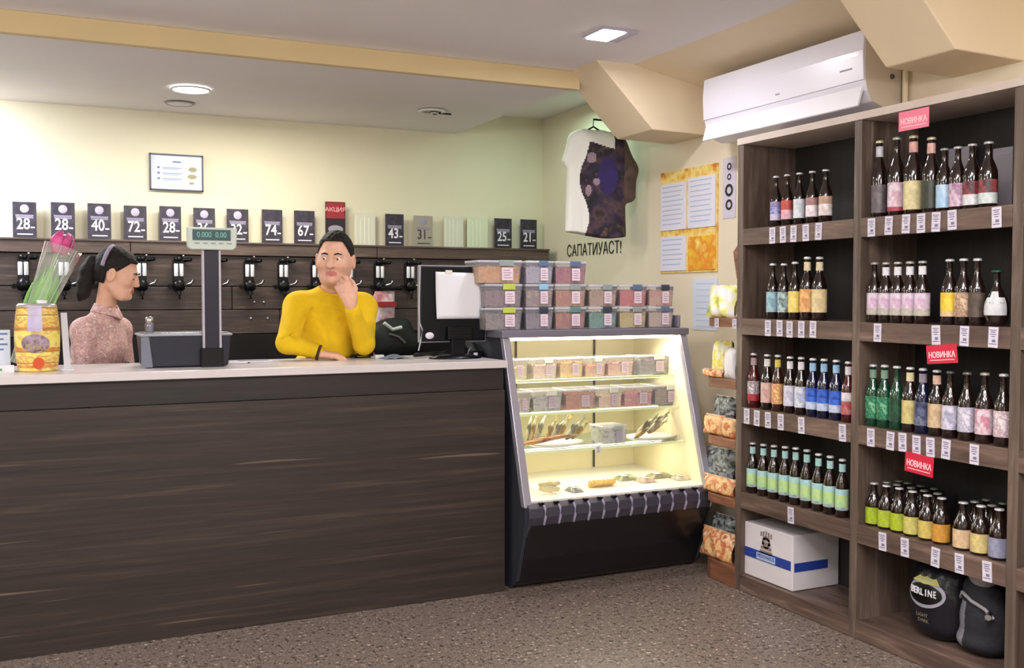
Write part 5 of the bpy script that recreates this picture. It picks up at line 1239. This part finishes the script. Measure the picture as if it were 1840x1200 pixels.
MB().tube([P(x, 518+0*x, Y=6.36) for x in (684, 696, 712, 722)], .012, 8).build('dark_rim', M_black, t)

# ================================================================ PEOPLE
M_skin = mat('skin', (222, 172, 146), .5, var=.05, vscale=30)
M_skin2 = mat('stubble_skin', (212, 163, 140), .55, var=.06, vscale=60)
M_lip = mat('lips', (190, 112, 102), .45)
M_eye = mat('eye_white', (226, 220, 216), .2); M_iris = mat('iris', (70, 54, 46), .2)
M_hair = mat('dark_hair', (26, 20, 19), .65, bump=.4, bscale=120, var=.3, vscale=60)
def head(F, Hm, s, fem=False):
    R = Hm.to_3x3(); R = R.normalized() if hasattr(R, 'normalized') else R; R4 = R.to_4x4()
    def w(x, y, z): return tuple(Hm @ Vector((x*s, y*s, z*s)))
    e = lambda c, r, k=.02, op='add': F.ell(w(*c), tuple(v*s for v in r), R4, k=k*s, op=op)
    cp = lambda a, b, ra, rb=None, k=.02, op='add': F.cap(w(*a), w(*b), ra*s, (rb if rb is not None else ra)*s, k=k*s, op=op)
    j = .9 if fem else 1.0
    e((0, .015, .035), (.074, .094, .086)); e((0, -.028, -.03), (.058*j+.004, .062, .074), .035)
    cp((-.028*j, -.055, -.082), (.028*j, -.055, -.082), .022*j, k=.03); e((0, -.078, -.088), (.016, .016, .015), .02)
    cp((-.052*j, .0, -.055), (-.03*j, -.05, -.088), .018, k=.03); cp((.052*j, .0, -.055), (.03*j, -.05, -.088), .018, k=.03)
    e((.042, -.058, -.018), (.022, .022, .022), .02); e((-.042, -.058, -.018), (.022, .022, .022), .02)
    cp((-.036, -.074, .028), (.036, -.074, .028), .010 if not fem else .007, k=.018)
    if not fem: e((.044, -.022, -.02), (.026, .042, .055), .03); e((-.044, -.022, -.02), (.026, .042, .055), .03)
    for sg in (1, -1): e((sg*.031, -.094, .010), (.017, .013, .012), .008, 'sub')
    for sg in (1, -1):
        if fem: e((sg*.031, -.076, .0135), (.0135, .0105, .009), .004)
        cp((sg*.018, -.083, .018), (sg*.044, -.079, .017), .0042, .0035, k=.004); cp((sg*.019, -.083, .002), (sg*.043, -.079, .003), .0036, .003, k=.004)
    cp((0, -.086, .022), (0, -.108 if not fem else -.104, -.022), .008, .0135 if not fem else .009, k=.010)
    for sg in (1, -1): e((sg*.0125, -.098, -.026), (.008, .010, .007), .006)
    for sg in (1, -1): e((sg*.006, -.106, -.034), (.003, .004, .003), .002, 'sub')
    cp((-.020, -.083, -.050), (.020, -.083, -.050), .0075, k=.006) if fem else [cp((sg*.001, -.086, -.052), (sg*.028, -.074, -.044), .0070, .0045, k=.006) for sg in (1, -1)]; cp((-.017, -.084, -.061), (.017, -.084, -.061), .0085, k=.006)
    [cp((0, -.0965, -.0565), (sg*(.022 if fem else .030), -.094 if fem else -.082, -.0555 if fem else -.0475), .0024, k=.003, op='sub') for sg in (1, -1)]
    ex = .079 if fem else .084
    for sg in (1, -1):
        e((sg*ex, .008, -.004), (.010, .020, .034), .010); e((sg*(ex+.007), .001, -.002), (.005, .010, .019), .005, 'sub')
def face_mats(Hm, s, man):
    Mi = np.array(Hm.inverted())
    def f(C):
        L = (C @ Mi[:3, :3].T+Mi[:3, 3])/s; x, y, z = L[:, 0], L[:, 1], L[:, 2]
        m = np.zeros(len(C), int)
        if man: m[(z < -.028) & (z > -.14) & (y < .0) & (np.abs(x) < .075) & (((x/.026)**2+((z+.056)/.013)**2) > 1)] = 2
        m[(np.abs(z+.056) < .013-.25*np.abs(x)) & (y < -.076) & (np.abs(x) < .026)] = 1
        return m
    return f
def face_parts(t, Hm, s, hair_m, closed=False):
    def w(x, y, z): return Hm @ Vector((x*s, y*s, z*s))
    for sg in (1, -1):
        o = MB().ball(w(sg*.031, -.074, .0095), .0125*s, 16, 12).build('eye', M_eye, t)
        MB().ball(w(sg*.031-.0022, -.0835, .0085 if not closed else .004), (.0055*s, .0040*s, .0055*s), 12, 8, M=Hm.to_3x3().to_4x4()).build('iris', M_iris, o)
        MB().tube([w(sg*.014, -.0895, .0285), w(sg*.030, -.0905, .034), (w(sg*.047, -.080, .029))], [.0028*s, .0036*s, .0018*s], 7).build('eyebrow', hair_m, t)
def hair_cap(t, Hm, s, zline, off, name='hair', noise=.003, top=0):
    xs = axis(-.11*s, .11*s, .004); ys = axis(-.12*s, .14*s, .004); zs = axis(-.12*s, .16*s, .004)
    F = Field(xs, ys, zs)
    F.ell((0, .017*s, .037*s), ((.075+off)*s, (.094+off)*s, (.086+off+top)*s), k=.01); F.ell((0, .05*s, -.02*s), (.06*s, .055*s, .06*s), k=.03)
    X = F.x[:, None, None]/s; Y = F.y[None, :, None]/s; Z = F.z[None, None, :]/s
    F.D += noise*(np.sin(X*210+Y*30)*np.sin(Y*160+Z*40)+.6*np.sin(Z*240+X*90)*np.sin(Y*120))
    reg = (zline(X, Y)-Z)*.8*s+0*X
    F.D = np.maximum(F.D, reg)
    V, Fc = nets(F.D, F.x, F.y, F.z)
    mb = MB(); mb.add([Hm @ Vector(v) for v in V], [list(map(int, f)) for f in Fc], True)
    return mb.build(name, M_hair, t)
def hand(F, wr, f, n, left, curls, s=1.0, thumb=(.6, .35), ths=.5, k=.004):
    wr = Vector(wr); f = Vector(f).normalized(); n = Vector(n); n = (n-f*n.dot(f)).normalized(); th = f.cross(n) if left else n.cross(f)
    L = [(.027, .072), (.009, .080), (-.009, .074), (-.026, .058)]
    for (o, ln), cu in zip(L, curls):
        b = wr+th*(o*.6*s)+f*(.006*s); kn = wr+f*((.088-abs(o)*.25)*s)+th*(o*s)
        F.cap(b, kn, .0150*s, .0115*s, k=.012)
        p = kn; d = f.copy(); r = .0098*s
        for i, (fr_, c_) in enumerate(((.44, cu[0]), (.31, cu[1]), (.25, cu[2]))):
            Rm = Matrix.Rotation(-c_, 3, th) if not left else Matrix.Rotation(c_, 3, th)
            d2 = Rm @ d
            if d2.dot(n) > d.dot(n)+1e-6: d2 = (Matrix.Rotation(c_, 3, th) if not left else Matrix.Rotation(-c_, 3, th)) @ d
            d = d2; q_ = p+d*(ln*fr_*s); F.cap(p, q_, r, r-.0011*s, k=k); p = q_; r -= .0011*s
    b = wr+th*(.018*s)+f*(.02*s); p1 = b+(f*thumb[0]+th*.75-n*.25).normalized()*(.040*s); p2 = p1+(f*.9+th*ths-n*.4).normalized()*(.030*s); p3 = p2+(f*1+th*(ths-.35)-n*.4).normalized()*(.026*s)
    F.cap(b, p1, .0155*s, .0115*s, k=.012); F.cap(p1, p2, .0112*s, .0098*s, k=.004); F.cap(p2, p3, .0098*s, .0082*s, k=.004)

# ---- the man
s = 1.085
hc = P(602, 468, Y=4.90)
HM = Matrix.Translation(hc) @ Matrix.Rotation(math.radians(-27), 4, 'Z') @ Matrix.Rotation(math.radians(3), 4, 'X') @ Matrix.Rotation(math.radians(2), 4, 'Y')
t = MAN = thing('person', 'man with short dark hair in yellow sweater leaning on counter, hand at chin', 'person', (hc.x, 5.25, 0))
shR = P(534, 549, Y=5.02); shL = P(654, 551, Y=5.00)
elR = P(516, 616, Y=4.90); elR.z = max(elR.z, ZC+.052); wrR = P(574, 627, Y=4.85); wrR.z = ZC+.036
elL = P(654, 618, Y=4.86); elL.z = max(elL.z, ZC+.050); wrL = P(631, 549, Y=4.745)
nk = P(597, 524, Y=4.99); ch = P(592, 590, Y=5.06); be = P(594, 660, Y=5.18)
F = Field(axis(hc.x-.34, hc.x+.30, .009, (hc.x-.14, hc.x+.14), .0036), axis(4.66, 5.40, .012, (4.70, 5.02), .0036), axis(-.0, hc.z+.16, .03, (ZC-.02, hc.z+.2), .004))
head(F, HM, s)
w = lambda x, y, z: tuple(HM @ Vector((x*s, y*s, z*s)))
F.cap(w(0, .02, -.06), tuple(nk+Vector((0, .01, -.01))), .054*s, .056*s, k=.025)
F.cap(nk+Vector((0, .01, -.05)), be, .05, .09, k=.03); F.ell(ch+Vector((0, .02, -.03)), (.13, .08, .12), k=.03)
F.cap(shR, shL, .040, k=.02); F.cap(shR, elR, .045, .036, k=.02); F.cap(elR, wrR, .036, .026, k=.02)
F.cap(shL, elL, .045, .036, k=.02); F.cap(elL, wrL, .036, .026, k=.02)
hipz = .93
for sg in (-1, 1): F.cap((hc.x-.03+sg*.09, 5.24, hipz), (hc.x-.03+sg*.1, 5.27, .48), .075, .055, k=.03); F.cap((hc.x-.03+sg*.1, 5.27, .48), (hc.x-.03+sg*.1, 5.29, .08), .05, .038, k=.02)
F.cap((hc.x-.1, 5.22, hipz), (hc.x+.04, 5.22, hipz), .11, k=.05)
hand(F, wrR+Vector((0, 0, -.004)), (.86, -.42, -.12), (0, -.1, 1), False, [(.45, .5, .4), (.4, .55, .4), (.4, .55, .4), (.45, .5, .4)], 1.06)
hand(F, wrL+Vector((0, -.005, .01)), (-.42, .02, .9), (-.15, -1, .0), True, [(.45, .8, .5), (1.0, 1.25, .7), (1.2, 1.25, .7), (1.3, 1.25, .7)], 1.12, thumb=(.9, .3), ths=.1)
F.build('body', [M_skin, M_lip, M_skin2], t, matfn=face_mats(HM, s, True))
face_parts(t, HM, s, M_hair)
hair_cap(t, HM, s, lambda X, Y: np.where(Y < .045, .088-1.3*np.clip(np.abs(X)-.045, 0, 1)-1.15*np.clip(Y+.045, 0, .09), -.05), .006, noise=.0022, top=.010)
# sweater
M_yel = mat('yellow_wool', (226, 186, 14), .9, var=.08, vscale=9, bump=1.0, bscale=13)
G = Field(axis(hc.x-.36, hc.x+.32, .007), axis(4.72, 5.42, .007), axis(.88, hc.z-.02, .007))
G.cap(shR+Vector((.03, 0, .0)), shL+Vector((-.03, 0, .0)), .068, k=.05); G.cap(nk+Vector((0, .01, -.02)), ch, .080, .12, k=.05)
for q_, sx_ in ((shR, .03), (shL, -.03)): G.cap(nk+Vector((-sx_*1.2, .01, -.045)), q_+Vector((0, 0, -.01)), .055, .062, k=.04)
G.ell(ch+Vector((0, .01, -.02)), (.178, .115, .17), k=.05); G.cap(ch+Vector((0, .02, -.1)), be, .13, .135, k=.05); G.cap(be+Vector((-.05, 0, 0)), be+Vector((.05, 0, -.05)), .125, k=.05)
G.cap(be+Vector((-.04, 0, 0)), (hc.x-.06, 5.23, .96), .13, .13, k=.05); G.cap(be+Vector((.04, 0, 0)), (hc.x+.0, 5.23, .96), .13, .13, k=.05)
G.cap(shR, elR, .066, .052, k=.03); G.cap(elR, wrR+(elR-wrR)*.06+Vector((0, 0, .003)), .052, .036, k=.02)
G.cap(shL, elL, .066, .052, k=.03); G.cap(elL, wrL+(elL-wrL)*.12, .052, .038, k=.02)
for p0, p1 in ((shR+(elR-shR)*.75+Vector((.02, -.06, 0)), shR+(elR-shR)*.85+Vector((-.05, -.05, -.01))), (elR+Vector((.03, -.055, .02)), elR+Vector((.06, -.02, .06))), (elL+Vector((.04, -.045, .03)), elL+Vector((.055, -.01, .09))), (elL+Vector((-.05, -.03, .05)), elL+Vector((-.02, -.05, .12))),
               (ch+Vector((-.06, -.115, .02)), ch+Vector((-.03, -.13, -.12))), (ch+Vector((.02, -.125, .04)), ch+Vector((.05, -.13, -.1))), (shR+Vector((.06, -.07, -.02)), shR+Vector((.07, -.09, -.10)))):
    G.cap(p0, p1, .008, .003, k=.014, op='sub')
# neck opening
G.cap(w(0, .0, -.07), tuple(nk+Vector((0, -.008, .034))), .058*s, .060*s, k=.012, op='sub')
G.D = np.maximum(G.D, (ZC+.002-G.z[None, None, :])*np.where(G.y[None, :, None] < 5.04, 1, -9)+0*G.x[:, None, None])
G.build('sweater', M_yel, t)
Fc_ = elR+(wrR-elR)*.93; d_ = (wrR-elR).normalized()
MB().tube([Fc_, Fc_+d_*.014], .0385, 20).build('dark_cuff', mat('dark_cuff', (60, 46, 34), .7), t)
Mtr = mat('dark_trousers', (34, 36, 46), .8)
def legs(t, x, y, hip, wd, m, shoe):
    G = Field(axis(x-.28, x+.28, .014), axis(y-.28, y+.28, .014), axis(.05, hip+.14, .016))
    G.cap((x-.06*wd, y-.02, hip), (x+.06*wd, y-.02, hip), .13*wd, k=.05)
    for sg in (-1, 1): G.cap((x+sg*.09*wd, y, hip-.02), (x+sg*.1*wd, y+.03, .48), .098*wd, .075*wd, k=.03); G.cap((x+sg*.1*wd, y+.03, .48), (x+sg*.1*wd, y+.05, .09), .075*wd, .06*wd, k=.02)
    G.build('trousers', m, t)
    for sg in (-1, 1):
        G = Field(axis(x+sg*.1*wd-.09, x+sg*.1*wd+.09, .01), axis(y-.2, y+.16, .01), axis(-.02, .14, .01))
        G.cap((x+sg*.1*wd, y-.12, .036), (x+sg*.1*wd, y+.06, .045), .036, .042, k=.02); G.cap((x+sg*.1*wd, y+.05, .05), (x+sg*.1*wd, y+.05, .10), .04, k=.02)
        G.D = np.maximum(G.D, -G.z[None, None, :]+.001); G.build('shoe', shoe, t)
legs(t, hc.x-.03, 5.24, .94, 1.0, Mtr, M_black)

# ---- the woman
s = .99
hc = P(211, 494, Y=5.16)
HM = Matrix.Translation(hc) @ Matrix.Rotation(math.radians(72), 4, 'Z') @ Matrix.Rotation(math.radians(17), 4, 'X')
t = WOM = thing('person', 'dark-haired woman with ponytail in patterned pinkish blouse looking down behind counter', 'person', (P(180, 600, Y=5.3).x, 5.32, 0))
nk = P(190, 553, Y=5.24); shR = P(151, 594, Y=5.17); shL = P(214, 592, Y=5.40)
ch = P(178, 630, Y=5.30); be = Vector((ch.x-.01, 5.34, 1.02)); 
elR = Vector((shR.x-.02, 5.17, 1.03)); wrR = Vector((shR.x+.20, 5.13, .98)); elL = Vector((shL.x+.03, 5.38, 1.04)); wrL = Vector((shL.x+.20, 5.22, .98))
F = Field(axis(hc.x-.36, hc.x+.36, .010, (hc.x-.11, hc.x+.13), .0036), axis(5.02, 5.50, .010, (5.03, 5.30), .0036), axis(0, hc.z+.16, .03, (hc.z-.26, hc.z+.2), .0036))
head(F, HM, s, True)
w = lambda x, y, z: tuple(HM @ Vector((x*s, y*s, z*s)))
F.cap(w(0, .028, -.05), tuple(nk), .043*s, .048*s, k=.025)
F.cap(nk+Vector((0, 0, -.05)), be, .042, .08, k=.03); F.cap(shR, shL, .030, k=.02); F.cap(shR, elR, .036, .03, k=.02); F.cap(elR, wrR, .03, .022, k=.02); F.cap(shL, elL, .036, .03, k=.02); F.cap(elL, wrL, .03, .022, k=.02)
F.cap((be.x, 5.34, .95), (be.x, 5.36, .9), .11, k=.05)
for yy in (-.08, .08): F.cap((be.x, 5.35+yy, .9), (be.x+.02, 5.35+yy, .46), .07, .05, k=.03); F.cap((be.x+.02, 5.35+yy, .46), (be.x, 5.35+yy, .08), .046, .034, k=.02)
hand(F, wrR, (.9, -.1, -.2), (0, -.3, 1), False, [(.4, .4, .3)]*4, .92); hand(F, wrL, (.9, -.3, -.2), (0, .3, 1), True, [(.4, .4, .3)]*4, .92)
F.build('body', [M_skin, M_lip, M_skin2], t, matfn=face_mats(HM, s, False))
face_parts(t, HM, s, M_hair, True)
hair_cap(t, HM, s, lambda X, Y: np.where(Y < .02, .074-1.0*np.clip(Y+.055, 0, .05)-.35*np.clip(np.abs(X)-.04, 0, 1), np.where(Y < .035, .01, -.055)), .0065, noise=.0010, top=.006)
# ponytail
pts = [w(0, .09, .045), w(0, .125, .03), w(-.004, .132, -.02), w(-.006, .128, -.08), w(-.008, .125, -.13), w(-.008, .13, -.165)]
G = Field(axis(hc.x-.30, hc.x+.05, .006), axis(5.0, 5.40, .006), axis(hc.z-.25, hc.z+.14, .006))
rs = [.022, .028, .036, .036, .028, .010]
for i in range(5): G.cap(pts[i], pts[i+1], rs[i], rs[i+1], k=.02)
for i in range(4): 
    o_ = Vector((.012*math.cos(i*2), .012*math.sin(i*2), 0)); G.cap(Vector(pts[2])+o_*2.3, Vector(pts[4])+o_*2.0, .006, .005, k=.008)
G.build('ponytail', M_hair, t)
mb = MB(); mb.tube([w(.082*math.cos(a_), .058-.0*math.sin(a_), .035+.092*math.sin(a_)) for a_ in [PI*i/16*1.06-.1 for i in range(17)]], .0095, 8)
mb.build('hair_band', mat('lilac_hair_band', (150, 138, 160), .6, var=.15, vscale=60), t)
M_bl = multi('floral_blouse', [(206, 168, 160), (222, 190, 180), (176, 130, 128), (214, 180, 176), (160, 120, 116), (226, 200, 190)], 38, rough=.75, const=False, bump=.15, rng=(.34, .66))
G = Field(axis(hc.x-.40, hc.x+.36, .007), axis(5.03, 5.52, .007), axis(.86, nk.z+.06, .007))
G.cap(shR, shL, .052, k=.04); G.cap(nk+Vector((0, .0, -.03)), ch+Vector((0, 0, .02)), .062, .10, k=.05); G.ell(ch+Vector((.005, 0, .015)), (.120, .150, .13), k=.05)
for q_ in (shR, shL): G.cap(nk+(q_-nk)*.25+Vector((0, 0, -.028)), q_+Vector((0, 0, -.005)), .040, .050, k=.04); G.cap(ch, be, .10, .11, k=.05)
G.cap(shR, elR, .054, .047, k=.03); G.cap(elR, wrR, .046, .036, k=.02); G.cap(shL, elL, .054, .046, k=.03); G.cap(elL, wrL, .046, .036, k=.02)
fwd = Vector((math.sin(math.radians(58)), -math.cos(math.radians(58)), 0))
G.cap(be, be+Vector((0, 0, -.12)), .115, .12, k=.05)
G.cap(tuple(nk+Vector((0, 0, .05))), tuple(nk+fwd*.058+Vector((0, 0, -.022))), .047, .026, k=.010, op='sub')
for p0, p1 in ((shR+Vector((.03, -.055, -.02)), shR+Vector((.045, -.06, -.13))), (shR+Vector((-.01, -.06, -.06)), shR+Vector((-.02, -.055, -.15)))): G.cap(p0, p1, .006, .003, k=.012, op='sub')
G.build('blouse', M_bl, t)
# collar and placket
mb = MB()
for sg in (-1, 1):
    side = Vector((math.cos(math.radians(58)), math.sin(math.radians(58)), 0))*sg
    def col(u, v, sg=sg, side=side):
        a_ = u*2.2; c_ = nk+Vector((0, 0, .012)); d = fwd*math.cos(a_)+side*math.sin(a_)
        return c_+d*(.056+.022*v)+Vector((0, 0, .012-.040*v-.012*v*(1-u)-.030*(1-u)**2))
    mb.grid(col, 12, 4)
mb.build('collar', M_bl, t, solid=.004)
MB().grid(lambda u, v: ch+Vector((.005, 0, .0))+fwd*(.128-.055*abs(v-.3)**1.6)+Vector((math.cos(math.radians(58)), math.sin(math.radians(58)), 0))*((u-.5)*.026)+Vector((0, 0, -.10+.21*v)), 2, 12).build('placket', mat('placket', (186, 150, 144), .75), t, solid=.005)
mb = MB(); legs(t, be.x, 5.35, .93, .92, Mtr, M_black)
